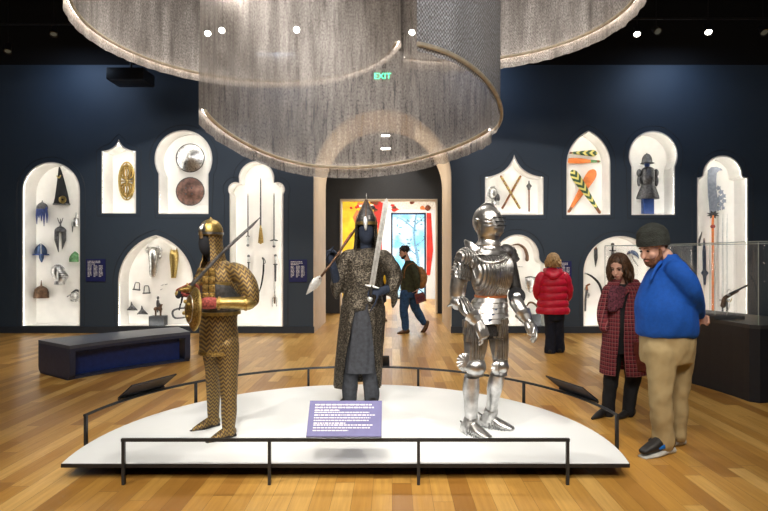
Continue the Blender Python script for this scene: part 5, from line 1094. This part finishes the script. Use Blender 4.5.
# ------------------------------------------------------------------ VISITOR: man in blue pullover
f = Fig('person', 'bearded man in a blue pullover, khaki trousers and grey knit hat at the right', 'person', 664, 4.33); L, R, r = f.L, f.R, f.root
hf = Vector((-.84, -.34, -.36)).normalized(); hu = Vector((-.3, -.1, 1)); hc = L(652.5, 247.5, 0)
b = B(); m = head(b, hc, hf, hu, 1.1, L(668, 268, .02))
b.tube([L(664, 255, .0), L(670, 272, .02)], [.062, .075], n=16)
b.rings([R(345, 655, 682, 0, .08), R(332, 653, 684, 0, .10), R(300, 648, 690, 0, .14), R(275, 655, 686, 0, .14), R(266, 662, 682, 0, .09)], k=2)
b.tube([L(677, 272, -.16), L(693, 292, -.20), L(697, 306, -.12), L(697.5, 317, .02)], [.06, .045, .036, .028], k=3); b.tube([L(672, 272, .18), L(688, 295, .22), L(696, 312, .12), L(698, 320, .04)], [.06, .045, .036, .028], k=3)
hand(b, L(697.5, 315, .02), Vector((-.12, .5, -.5)), Vector((-.9, 0, -.3)), 1, .5, 1.0); hand(b, L(696.5, 317, .06), Vector((.35, -.7, -.15)), Vector((-1, 0, .2)), 1, .6, 1.0)
b.tube([L(662, 340, -.04), L(662, 385, -.08), L(664, 440, -.03)], [.06, .05, .045]); b.tube([L(674, 340, .05), L(677, 385, .08), L(678, 430, .14)], [.06, .05, .045])
b.out('body', 'skin', r, voxel=.0075, it=3)
eb = face_bits(m, r, 'beard'); eb.out('eyebrow', 'beard', r)
b = B(); b.ell((0, .036, -.088), (.048, .056, .046), m); b.ell((0, .01, -.075), (.064, .058, .05), m)
for s_ in (-1, 1): b.tube([m @ Vector((s_*.066, .005, -.01)), m @ Vector((s_*.064, .02, -.06)), m @ Vector((s_*.03, .06, -.095))], [.012, .018, .02], k=2); b.tube([m @ Vector((0, .088, -.052)), m @ Vector((s_*.03, .074, -.062)), m @ Vector((s_*.036, .06, -.09))], [.008, .010, .012], k=2)
b.out('beard', 'beard', r, voxel=.006, wr=.003, ws=60)
b = B(); b.ell((0, -.068, .0), (.064, .045, .06), m); b.out('hair', 'beard', r)
b = B(); hh = m @ Matrix.Translation((0, -.018, .03)) @ Matrix.Rotation(radians(17), 4, 'X')
b.lathe([(.088, -.022), (.096, -.02), (.099, .005), (.097, .028), (.094, .034), (.096, .045), (.088, .078), (.066, .108), (.03, .128), (.004, .134)], hh @ Matrix.Diagonal((1.05, 1.2, 1.06, 1)), 40); b.out('knit_hat', 'knit', r)
b = B(); b.rings([R(336, 639, 694, 0, .19), R(331, 636.5, 695.5, -.01, .205), R(318, 636.2, 695, -.02, .215), R(303, 637, 693.5, -.02, .21), R(288, 641, 692, -.01, .19), R(276, 646, 690, 0, .18), R(267, 653.5, 686, 0, .15), R(260, 659, 680.5, 0, .105), R(253.5, 660.5, 676, 0, .075)], k=3)
b.tube([L(676, 269, -.15), L(686, 280, -.20), L(694, 294, -.19), L(698, 306, -.10), L(699, 314, -.01)], [.085, .078, .068, .056, .043], k=3, n=16); b.tube([L(670, 270, .15), L(684, 285, .22), L(696, 303, .15), L(699, 316, .06)], [.082, .07, .058, .044], k=3, n=16)
b.out('pullover', 'blue', r, voxel=.012, wr=.012, ws=6)
b = B(); b.tube([L(661, 262, -.08), L(656, 268, -.115), L(651, 279, -.15)], [.014, .012, .009], k=3); b.tube([L(662, 261, .09), L(658, 267, .02), L(655, 270, -.08)], .015, k=3); b.out('collar', 'blue', r)
b = B(); b.rings([R(362, 642, 692, 0, .15), R(348, 641, 693.5, 0, .175), R(332, 642, 692.5, 0, .18), R(320, 646, 690, 0, .16)], k=2)
b.tube([L(659.5, 350, -.07), L(661, 378, -.08), L(660.5, 398, -.09), L(662, 420, -.07), L(664, 443, -.05)], [(.12, .12), (.098, .098), (.086, .088), (.080, .082), (.082, .086)], k=3, n=20, ref=(1, 0, 0))
b.tube([L(678, 350, .08), L(679, 378, .08), L(677.5, 400, .09), L(678, 420, .11), L(678, 434, .12)], [(.112, .12), (.088, .10), (.07, .085), (.064, .078), (.064, .078)], k=3, n=20, ref=(1, 0, 0))
b.out('trousers', 'khaki', r, voxel=.011, wr=.011, ws=11)
for a, c, d1, d2, ak in ((672.5, 641, -.02, -.15, L(665, 440, -.05)), (683, 650, .17, .08, L(678, 432, .13))):
    b = B(); foot(b, f.G(a, d1, .03), f.G(c+1.5, d2, .03), .052, .078, ak, .05); o = b.out('shoe', 'leather', r, voxel=.008, it=3, fz=.028)
    b = B(); foot(b, f.G(a+.5, d1, -.004), f.G(c+1, d2, -.004), .060, .038); b.out('shoe_sole', 'sole', o, voxel=.007, it=2, fz=0)
    h_, t_ = f.G(a, d1, 0), f.G(c, d2, 0); sd = Vector((-(t_-h_).y, (t_-h_).x, 0)).normalized()*(.055); sd = sd if sd.y < 0 else -sd
    b = B(); b.tube([h_.lerp(t_, .2)+sd*.9+Vector((0, 0, .075)), h_.lerp(t_, .42)+sd*1.0+Vector((0, 0, .08)), h_.lerp(t_, .6)+sd*.95+Vector((0, 0, .065))], [(.012, .004), (.018, .004), (.008, .003)], k=2, ref=(0, 0, 1)); b.out('shoe_stripe', 'shoeblue', o)
# ------------------------------------------------------------------ VISITOR: woman in plaid coat
f = Fig('person', 'woman in a maroon plaid coat looking down beside the man in blue', 'person', 618, 5.28); L, R, r = f.L, f.R, f.root
hf = Vector((-.58, -.72, -.36)).normalized(); hu = Vector((-.25, -.3, 1)); hc = L(618.5, 267, -.02)
b = B(); m = head(b, hc, hf, hu, .97, L(625, 288, .05))
b.rings([R(345, 608, 637, 0, .12), R(310, 611, 637, 0, .11), R(292, 611, 637, 0, .09), R(284, 617, 631, 0, .055)], k=2)
b.tube([L(611, 293, -.02), L(605, 312, -.02), L(608, 329, .0)], [.035, .03, .025], k=2); b.tube([L(638, 292, .03), L(642, 312, 0), L(636, 329, .0)], [.035, .03, .025], k=2)
hand(b, L(608, 329, .0), Vector((.15, .0, -1)), Vector((1, 0, 0)), 1, .4, .9); hand(b, L(636, 329, .0), Vector((-.15, .25, -1)), Vector((-.2, .8, -.3)), -1, .4, .9)
b.tube([L(614, 345, 0), L(611, 380, 0), L(608, 408, 0)], [.075, .05, .035]); b.tube([L(630, 345, .02), L(631, 380, .02), L(629, 408, -.02)], [.075, .05, .035])
b.out('body', 'skin', r, voxel=.0075, it=3)
eb = face_bits(m, r, 'hairbrown'); eb.out('eyebrow', 'hairbrown', r)
b = B(); b.ell((0, -.020, .054), (.086, .096, .082), m); hairstrands(b, m, .086, 60, .20, 11, .009, .24, .022); b.ell((0, -.06, -.06), (.075, .05, .10), m); b.out('hair', 'hairbrown', r)
b = B(); b.arcs([R(373, 600.5, 645, .0, .19, -102, 232), R(350, 602, 644, .0, .17, -106, 236), R(325, 604, 643.5, 0, .155, -108, 240), R(305, 605, 643, 0, .145, -104, 238), R(292, 604.5, 643.5, 0, .135, -92, 236), R(284, 608, 641, 0, .105, -80, 236), R(279, 614, 637, .01, .075, -66, 236)], .016, 60, 4, pleat=.012, pn=7)
b.rough(.006, 9); b.out('coat', 'plaid', r)
b = B(); b.tube([L(610, 290, -.03), L(605, 302, -.03), L(602.5, 315, -.05), L(604, 328, -.10)], [.068, .06, .054, .048], k=3, n=14); b.out('coat_sleeve', 'plaid', r, voxel=.012, wr=.006)
b = B(); b.tube([L(638, 289, .03), L(643.5, 301, .0), L(644.5, 315, -.04), L(639, 328, -.12)], [.07, .064, .058, .05], k=3, n=14); b.out('coat_sleeve', 'plaid', r, voxel=.012, wr=.006)
b = B(); b.tube([L(636, 281, .04), L(630, 286, -.08), L(623, 296, -.13)], [(.03, .02), (.035, .018), (.014, .01)], k=3); b.tube([L(611, 283, .0), L(610, 289, -.08), L(611, 298, -.12)], [(.03, .02), (.03, .018), (.012, .01)], k=3); b.out('coat_collar', 'plaid', r)
b = B(); b.rings([R(352, 605, 638, 0, .125), R(325, 607, 639, 0, .125), R(300, 608, 640, 0, .12), R(290, 610, 638, 0, .10), R(284, 616, 632, 0, .06)], k=2); b.out('dark_top', 'black', r)
b = B(); b.tube([L(612, 289, -.04), L(617, 292.5, -.11), L(625, 291, -.09), L(631, 287, 0)], [.028, .03, .03, .028], k=3); b.tube([L(615, 288, -.12), L(613.5, 298, -.145), L(613, 311, -.14)], [(.05, .02), (.06, .018), (.05, .014)], k=3, ref=(1, 0, 0)); b.tube([L(621, 288, -.12), L(620, 297, -.14), L(618.5, 307, -.14)], [(.05, .02), (.05, .018), (.04, .014)], k=3, ref=(1, 0, 0)); b.out('scarf', 'scarf', r, voxel=.009, wr=.007, ws=20)
b = B(); b.tube([L(613, 350, .0), L(611.5, 375, 0), L(608.5, 398, 0), L(608.5, 413, 0)], [.09, .07, .06, .062], k=3, n=16); b.tube([L(630.5, 350, .02), L(633, 375, .02), L(630, 398, .0), L(628.5, 412, -.02)], [.09, .075, .062, .062], k=3, n=16); b.out('trousers', 'black', r, voxel=.012, wr=.01, ws=9)
for a, c, d1, d2, ak in ((609, 592, .04, -.12, L(608.5, 411, 0)), (634, 616, .05, -.14, L(629, 410, -.02))):
    b = B(); foot(b, f.G(a, d1, .0), f.G(c, d2, .0), .038, .05, ak, .045, 1); b.out('ankle_boot', 'leather', r, voxel=.008, it=2, fz=0)
s = Fig('handbag', 'oxblood leather handbag hanging at the side of the plaid coat', 'bag', 640.5, 5.14, P(640, 372, 5.14).z)
b = B(); b.box(s.L(640.5, 356, 0), (.12, .07, .27), bev=.02); b.out('bag_body', 'bagred', s.root); B().tube([s.L(636.5, 343, 0), s.L(638.5, 325, -.02), s.L(642, 300, .02), s.L(640, 284, .10)], [(.012, .004)]*4, k=3, n=8).out('bag_strap', 'bagred', s.root)
b = B(); b.box(s.L(640.5, 348, -.04), (.122, .012, .11), bev=.004); b.out('bag_flap', 'bagred', s.root); B().ell(s.L(640.5, 353.5, -.05), .008).out('clasp', 'gold', s.root)
# ------------------------------------------------------------------ VISITOR: woman in crimson jacket, seen from behind
f = Fig('person', 'blond woman in a crimson puffer jacket seen from behind at the wall', 'person', 552.5, 8.75); L, R, r = f.L, f.R, f.root
b = B(); m = head(b, L(553, 261.5, -.0), Vector((.12, 1, -.1)), (0, 0, 1), .98, L(553, 272, 0))
b.rings([R(310, 542, 563, 0, .11), R(290, 543, 562, 0, .11), R(276, 541, 565, 0, .10), R(271, 548, 558, 0, .06)], k=2)
b.tube([L(541, 277, .02), L(537.5, 289, .05), L(541, 298, .16)], [.055, .045, .035], k=2); b.tube([L(565, 277, .02), L(568.5, 289, .05), L(565.5, 299, .16)], [.055, .045, .035], k=2)
hand(b, L(541, 297, .15), Vector((.4, .8, -.2)), Vector((1, 0, -.3)), 1, .5, .95); hand(b, L(565.5, 298, .15), Vector((-.4, .8, -.2)), Vector((-1, 0, -.3)), -1, .5, .95)
b.tube([L(549, 310, 0), L(550, 335, 0), L(550, 351, 0)], [.08, .055, .045]); b.tube([L(558, 310, 0), L(559, 335, .04), L(559.5, 349, .08)], [.08, .055, .045]); b.out('body', 'skin', r, voxel=.01, it=3)
eb = face_bits(m, r, 'hairblond'); eb.out('eyebrow', 'hairblond', r)
b = B(); b.ell((0, -.012, .045), (.092, .10, .092), m); hairstrands(b, m, .086, 40, .11, 5, .013, .28, .02); b.ell((0, -.06, -.03), (.085, .06, .08), m); b.out('hair', 'hairblond', r)
b = B(); rows = []
for i in range(6):
    for t, e in ((0, -.7), (.3, .3), (.5, .5), (.7, .3), (1, -.7)):
        g = (i+t*.98)/6; y = lerp(313.5, 272, g); w = [17, 16, 14.8, 14.2, 14.2, 13.4, 8.5]; k = g*6; wi = lerp(w[int(min(k, 5))], w[int(min(k, 5))+1], k-int(min(k, 5)))
        rows.append(R(y, 552.8-wi-e, 552.8+wi+e, 0, (wi+e)*.0095+.015))
b.rings(rows, n=40, k=2)
b.out('puffer_jacket', 'pinkred', r, wr=0)
for s_, pts in ((-1, ((542, 276, .0), (538.2, 285, .01), (537, 293, .05), (540.5, 299, .14))), (1, ((564, 276, .0), (567.8, 285, .01), (569, 293, .05), (566, 300, .14)))):
    b = B(); P_ = [L(*p) for p in pts]; pp, rad = [], []
    for i in range(3):
        for t, e in ((0, -.006), (.3, .004), (.7, .004), (.97, -.006)): pp.append(P_[i].lerp(P_[i+1], t)); rad.append(lerp(.082, .06, (i+t)/3)+e)
    b.tube(pp, rad, n=16, k=2); b.out('jacket_sleeve', 'pinkred', r)
b = B(); b.ell(L(552.8, 273.5, -.05), (.15, .10, .10)); b.tube([L(545, 270, .02), L(548, 274, -.10), L(553, 277, -.14), L(558, 274, -.10), L(561, 270, .02)], [.035, .045, .05, .045, .035], k=3); b.out('hood', 'pinkred', r, voxel=.012, wr=.006, ws=12)
b = B(); b.rings([R(320, 545, 563, 0, .13), R(308, 543, 563, 0, .14)]); b.tube([L(549, 312, 0), L(550, 330, 0), L(550, 352.5, 0)], [.092, .078, .085], k=3, n=16); b.tube([L(558.5, 312, 0), L(559, 330, .03), L(559.5, 350, .08)], [.092, .078, .082], k=3, n=16); b.out('trousers', 'darkdenim', r, voxel=.014, wr=.01, ws=9)
for a, d1, c, d2, ak in ((550, -.08, 549.5, .14, L(550, 351, 0)), (559.5, .0, 560.5, .22, L(559.5, 349, .08))):
    b = B(); foot(b, f.G(a, d1, 0), f.G(c, d2, 0), .043, .05, ak, .045); b.out('shoe', 'leather', r, voxel=.01, it=2, fz=0)
# ------------------------------------------------------------------ VISITOR: man walking in the passage
f = Fig('person', 'dark haired bearded man in an olive jacket and jeans walking left through the passage', 'person', 410, 11.1); L, R, r = f.L, f.R, f.root
hf = Vector((-.95, -.25, -.28)).normalized(); b = B(); m = head(b, L(403.8, 252.5, 0), hf, (-.2, 0, 1), 1.0, L(408, 262, 0))
b.rings([R(292, 402, 416, 0, .11), R(275, 402, 417, 0, .12), R(264, 404, 415, 0, .10)], k=2)
b.tube([L(413, 266, -.14), L(417, 278, -.17), L(417.5, 289, -.15)], [.05, .042, .032], k=2); b.tube([L(409, 266, .15), L(406, 279, .18), L(403, 289, .18)], [.05, .042, .032], k=2)
hand(b, L(417.5, 288.5, -.15), Vector((-.05, 0, -1)), Vector((-1, .2, 0)), -1, .8, 1); hand(b, L(403, 289, .18), Vector((-.3, 0, -1)), Vector((.3, -1, 0)), 1, .6, 1)
b.tube([L(406, 292, -.06), L(404, 312, -.08), L(406.5, 329, -.09)], [.09, .06, .045]); b.tube([L(411, 292, .07), L(416, 310, .09), L(424, 323, .08)], [.09, .06, .045]); b.out('body', 'skin', r, voxel=.011, it=3)
eb = face_bits(m, r, 'hairblack'); eb.out('eyebrow', 'hairblack', r)
b = B(); b.ell((0, .036, -.088), (.046, .052, .04), m); b.ell((0, .012, -.07), (.062, .055, .05), m); b.out('beard', 'hairblack', r)
b = B(); b.ell((0, -.03, .05), (.088, .098, .085), m); rd = random.Random(9)
for k in range(60): v = Vector((rd.uniform(-1, 1), rd.uniform(-1, .7), rd.uniform(-.2, 1))).normalized(); b.ell((v.x*.085, -.03+v.y*.095, .05+v.z*.082), .02, m, 7, 5)
b.out('hair', 'hairblack', r)
b = B(); b.rings([R(292.5, 400.5, 418, 0, .16), R(283, 400.5, 418, 0, .16), R(272, 401, 418.5, 0, .165), R(265, 403.5, 417, 0, .15), R(260.5, 405.5, 413, 0, .09)], k=3); b.tube([L(412.5, 266, -.14), L(417, 278, -.18), L(417.5, 287.5, -.16)], [.08, .07, .05], k=3, n=14); b.tube([L(409, 266, .15), L(405, 279, .19), L(402.5, 288, .18)], [.08, .07, .05], k=3, n=14); b.out('jacket', 'olive', r, voxel=.015, wr=.012, ws=7)
b = B(); b.rings([R(298, 401.5, 416.5, 0, .15), R(289, 401.5, 416.5, 0, .15)]); b.tube([L(405.5, 294, -.06), L(403.8, 311, -.08), L(406, 328.5, -.09)], [.115, .088, .07], k=3, n=16); b.tube([L(412, 294, .07), L(416, 309, .09), L(423.8, 322.5, .08)], [.115, .088, .068], k=3, n=16); b.out('jeans', 'denim', r, voxel=.014, wr=.012, ws=8)
b = B(); foot(b, f.G(409, -.09, 0), f.G(397.5, -.15, 0), .045, .055, L(406.5, 328, -.09), .05); b.out('shoe', 'bronze', r, voxel=.01, it=2, fz=0)
b = B(); h_ = L(427.5, 322, .08); b.tube([h_, L(425.5, 328, .06), L(422, 333, .05)], [(.04, .05), (.045, .045), (.042, .03)], k=2, n=12); b.out('shoe', 'bronze', r, voxel=.01, it=2, fz=0)
s = Fig('backpack', 'tan leather backpack on the back of the walking man', 'bag', 421.5, 11.08, L(421, 287, 0).z); b = B(); b.tube([s.L(421, 285, 0), s.L(422.5, 277, 0), s.L(420.5, 269, 0)], [(.09, .13), (.10, .14), (.06, .11)], k=3, n=16); b.out('bag_body', 'bagbrown', s.root); B().tube([s.L(419, 268, -.1), s.L(412, 263.5, -.17), s.L(405.5, 268, -.18), s.L(404, 278, -.17)], [(.02, .006)]*4, k=3, n=8).out('bag_strap', 'bagbrown', s.root)
s = Fig('shoulder_bag', 'red patterned bag swinging from the hand of the walking man', 'bag', 420, 10.95, L(419, 303.5, -.15).z); b = B(); b.prism([(s.L(*q).x, s.L(*q).z) for q in ((414.5, 294.5), (423.5, 292), (426.5, 300.5), (416.5, 304))], -.05, .05); b.out('bag_body', 'bagred', s.root, sm=False)
b = B(); b.prism([(s.L(*q).x, s.L(*q).z) for q in ((416.5, 297), (422.5, 295), (424.3, 299.3), (418, 301.5))], -.054, -.049); b.out('bag_panel', 'scarf', s.root, sm=False); B().tube([s.L(415, 294.5, 0), s.L(417.5, 289, 0), s.L(423, 292.3, 0)], .008, k=4).out('bag_handle', 'leather', s.root)
# VISITOR glimpsed behind the middle armour
f = Fig('person', 'visitor in dark clothes mostly hidden behind the middle armour', 'person', 380.5, 13.0); L, R, r = f.L, f.R, f.root
b = B(); m = head(b, L(379, 260, 0), (-.9, -.2, -.1), (0, 0, 1), 1, L(380, 268, 0)); b.rings([R(295, 375, 386, 0, .1), R(280, 375, 386, 0, .1), R(268, 376, 385, 0, .09)], k=2); 
for s_, d_ in ((-.1, .2), (.1, -.2)): b.tube([L(380, 271, d_*.8), L(381, 282, d_), L(378, 292, d_)], [.05, .042, .03], k=2); hand(b, L(378, 291, d_), Vector((-.3, 0, -1)), Vector((0, -s_, 0)), 1, .5, .95); b.tube([L(380.5, 294, s_), L(380.5, 306, s_), L(381.5, 318, s_)], [.085, .055, .045])
b.out('body', 'skin', r, voxel=.012); face_bits(m, r, 'hairblack').out('eyebrow', 'hairblack', r); B().ell((0, -.02, .045), (.088, .1, .085), m).out('hair', 'hairbrown', r)
b = B(); b.rings([R(296, 374, 387, 0, .15), R(280, 374.5, 386.5, 0, .15), R(269, 376, 385, 0, .13), R(266, 378, 382, 0, .08)], k=2); 
for d_ in (.2, -.2): b.tube([L(380, 271, d_*.8), L(381.5, 282, d_), L(379, 290, d_)], [.075, .065, .05], k=2)
b.out('jacket', 'black', r, voxel=.016, wr=.01)
b = B(); b.rings([R(302, 375, 386.5, 0, .14), R(292, 375, 386.5, 0, .14)]); [b.tube([L(380.5, 296, s_), L(380.5, 307, s_), L(382, 318.5, s_)], [.10, .08, .068], k=2) for s_ in (-.09, .09)]; b.out('trousers', 'darkdenim', r, voxel=.016)
for s_ in (-.09, .09): b = B(); foot(b, f.G(383.5, s_, 0), f.G(377.5 if s_ < 0 else 386.5, s_-.1, 0), .045, .055, L(382, 318, s_), .05); b.out('shoe', 'bronze', r, voxel=.011, it=2, fz=0)
B().ell(L(386, 279, -.2), (.09, .06, .12)).out('yellow_bag_patch', 'yellow', r)
# ------------------------------------------------------------------ light
W = (1, .90, .78)
for k, (x, y, tx, ty, tz, pw, sp) in enumerate(((-3.2, 1.6, -1.3, 4.3, 1.0, 420, 46), (-.9, 1.6, -.3, 5.0, 1.0, 430, 46), (1.8, 1.6, .7, 4.3, 1.0, 420, 46), (4.2, 1.6, 2.0, 4.6, 1.0, 210, 44),
        (-.3, 6.2, -.3, 4.2, .1, 260, 70), (-5.6, 3.4, -3.6, 7.0, .2, 160, 60), (5.2, 3.6, 3.6, 7.2, .6, 120, 55), (-.5, .2, -.3, 3.4, 0, 260, 75))):
    add_light('SPOT', (x, y, 5.05), (tx, ty, tz), pw, .06, W, sp, .8, name='track_light')
for x, y in ((-6.2, 7.6), (-4.5, 8.2), (3.5, 8.2), (5.6, 7.6)): add_light('SPOT', (x, y, 5.1), (x*.75, 9.8, .0), 200, .12, W, 85, 1, name='wall_light')
for x in (-6, -2.2, 1.6, 5.4): add_light('AREA', (x, 10.15, 5.25), (x, WY, 3.4), 10, 1.0, (.55, .72, 1), name='added_wall_wash')  # added bluish area fills without fixtures, to brighten the upper wall
for x, y, tx, ty, tz, pw, sp in ((-2.6, 6.0, -3.6, 8.8, 4.55, 300, 62), (-1.6, 6.0, -1.4, 9.7, 4.55, 300, 62), (1.2, 5.2, 1.7, 8.5, 4.55, 260, 62), (1.0, 5.2, 2.85, 7.0, 4.55, 150, 62), (-2.2, 7.2, -4.0, 7.2, 4.6, 60, 70),
        (-.9, 5.6, -1.1, 8.0, 3.0, 120, 75), (.0, 5.6, .3, 8.0, 3.0, 120, 75), (-.6, 5.6, -1.9, 7.3, 3.3, 50, 60)):
    add_light('SPOT', (x, y, 5.1), (tx, ty, tz), pw, .08, (1, .95, .90), sp, 1, name='added_mesh_light')  # added unseen spots that supply the glow above the mesh rims
add_light('SPOT', (2.6, 2.2, 5.05), (.75, 5.4, 3.9), 260, .08, (.95, .97, 1), 40, 1, name='added_mesh_light')  # added spot to brighten the near face of the mesh
for x, y in ((-1.9, 7.1), (1.0, 6.4), (-.5, 6.2)): add_light('POINT', (x, y, 5.0), (x, y, 0), 25, .08, (1, .9, .8), name='added_mesh_light')  # added point fills inside the loops, no fixtures there
add_light('AREA', (-.2, -1.5, 5.1), (-.2, 3.2, 0), 215, 3.2, (1, .92, .82), sy=1.6, name='added_soft_fill')  # added softbox behind the camera, a general fill for armour and floor
add_light('SPOT', (-.1, 13.3, 4.5), (.05, 14.9, 3.0), 60, .05, (1, .95, .88), 60, .5, name='passage_light')
add_light('AREA', (-.1, 12.2, 4.2), (-.1, 12.2, 0), 45, 1.2, (1, .9, .75), name='passage_light')
add_light('AREA', (-.3, 17.3, 3.9), (-.3, 17.3, 0), 210, 2.5, (1, .97, .92), name='far_room_light')
w = bpy.data.worlds.new('sky'); S.world = w; w.use_nodes = True; nt = w.node_tree; bg = nt.nodes['Background']
tc = nt.nodes.new('ShaderNodeTexCoord'); nz = nt.nodes.new('ShaderNodeTexNoise'); nz.inputs['Scale'].default_value = 30; nz.inputs['Detail'].default_value = 5; nt.links.new(tc.outputs['Generated'], nz.inputs['Vector'])
rp = nt.nodes.new('ShaderNodeValToRGB'); nt.links.new(nz.outputs[0], rp.inputs[0]); e = rp.color_ramp.elements; e[0].position = .42; e[0].color = (.22, .66, .95, 1); e[1].position = .60; e[1].color = (.85, .96, 1, 1)
nt.links.new(rp.outputs[0], bg.inputs[0]); bg.inputs[1].default_value = 1.5
# ------------------------------------------------------------------ camera
cd = bpy.data.cameras.new('camera'); cam = bpy.data.objects.new('camera', cd); C.objects.link(cam); cam.location = (0, 0, CH); cam.rotation_euler = (pi/2, 0, 0)
cd.sensor_width = 36; cd.sensor_fit = 'HORIZONTAL'; cd.lens = FPX/768*36; cd.shift_x = -8/768; cd.shift_y = 1.5/768; cd.clip_end = 200
S.camera = cam; vs = S.view_settings; vs.view_transform = 'Standard'; vs.look = 'None'; vs.gamma = 1; vs.use_curve_mapping = False; vs.exposure = .36

# ------------------------------------------------------------------ pieces under their parts, repeats in groups
SUBP = {'lens': 'lamp_housing', 'finial': 'helmet_bowl', 'comb': 'helmet_skull', 'visor_pivot': 'visor', 'eye_slit': 'visor', 'shoe_sole': 'mail_shoe', 'clasp': 'bag_flap', 'helmet_ribs': 'helmet_bowl', 'spike': 'helmet_bowl',
    'nasal_bar': 'helmet_bowl', 'brow_band': 'helmet_bowl', 'brow_plate': 'helmet_bowl', 'steel_inlay': 'helmet_bowl', 'spur': 'sabaton', 'rivets': 'disc', 'knee_wing': 'knee_guard', 'studs': 'shaft', 'slits': 'visor',
    'elbow_cup': 'elbow_guard', 'arm_guard_band': 'arm_guard', 'gilt_border': 'cuirass', 'hem': 'mail_coat', 'collar': 'pullover', 'coat_collar': 'coat', 'hood': 'puffer_jacket', 'gauntlet_cuff': 'gauntlet', 'haute_piece': 'pauldron',
    'breastplate_roll': 'breastplate', 'seat_rim': 'seat', 'bag_panel': 'bag_body', 'edge_band': 'base', 'inner_ring': 'disc', 'fuller': 'blade', 'glass_edge': 'glass_top', 'tassel_knot': 'shaft', 'gilt_band': 'shaft'}
bn_ = lambda o: o.name.split('.')[0]
kids = {}
for o in C.objects:
    if o.parent is not None: kids.setdefault(o.parent.name, []).append(o)
for o in list(C.objects):
    if o.parent is None and 'category' in o.keys():
        ch = kids.get(o.name, []); cnt = {}
        for c in ch:
            k = bn_(c); tg = SUBP.get(k) or (('plate' if any(bn_(x) == 'plate' for x in ch) else 'panel') if k == 'lettering' else None)
            if not tg: continue
            tl = [x for x in ch if bn_(x) == tg]
            if tl: i = cnt.get(k, 0); cnt[k] = i+1; c.parent = tl[min(i, len(tl)-1)]
GR = {'track_spotlight': 'track spotlights under the ceiling', 'passage_lamp': 'ceiling lamps in the passage', 'wall_label': 'text panels on the navy wall', 'reading_panel': 'reading panels on the platform rails', 'round_shield': 'round shields',
    'stirrup': 'stirrups in the horse armour niche', 'caltrop': 'caltrops in the horse armour niche', 'staff_weapon': 'crossed staves', 'feathered_club': 'clubs in the pointed niche', 'wooden_club': 'clubs in the pointed niche', 'long_sword': 'pale blades beside the glaive',
    'mail_helmet': 'helmets in the tall left niche', 'plumed_helmet': 'helmets in the tall left niche', 'pointed_helmet': 'helmets in the tall left niche', 'visor_helmet': 'helmets in the tall left niche', 'patinated_helmet': 'helmets in the tall left niche',
    'close_helmet': 'helmets in the tall left niche', 'spiked_helmet': 'helmets in the tall left niche', 'winged_helmet': 'helmets in the tall left niche', 'chamfron': 'horse head armours', 'gilt_chamfron': 'horse head armours', 'person': 'museum visitors',
    'mail_armour': 'suits of armour on the platform', 'mail_robe_armour': 'suits of armour on the platform', 'plate_armour': 'suits of armour on the platform', 'barrier_rail': 'barrier rails around the platform', 'plinth_block': 'grey blocks in the niches'}
for o in C.objects:
    if o.parent is None and 'category' in o.keys():
        g = GR.get(bn_(o))
        if bn_(o) in ('sword', 'dagger', 'sabre') and 240 < CX+o.location.x/o.location.y*FPX < 280 and o.location.y > 11: g = 'blades in the trefoil niche'
        if g: o['group'] = g
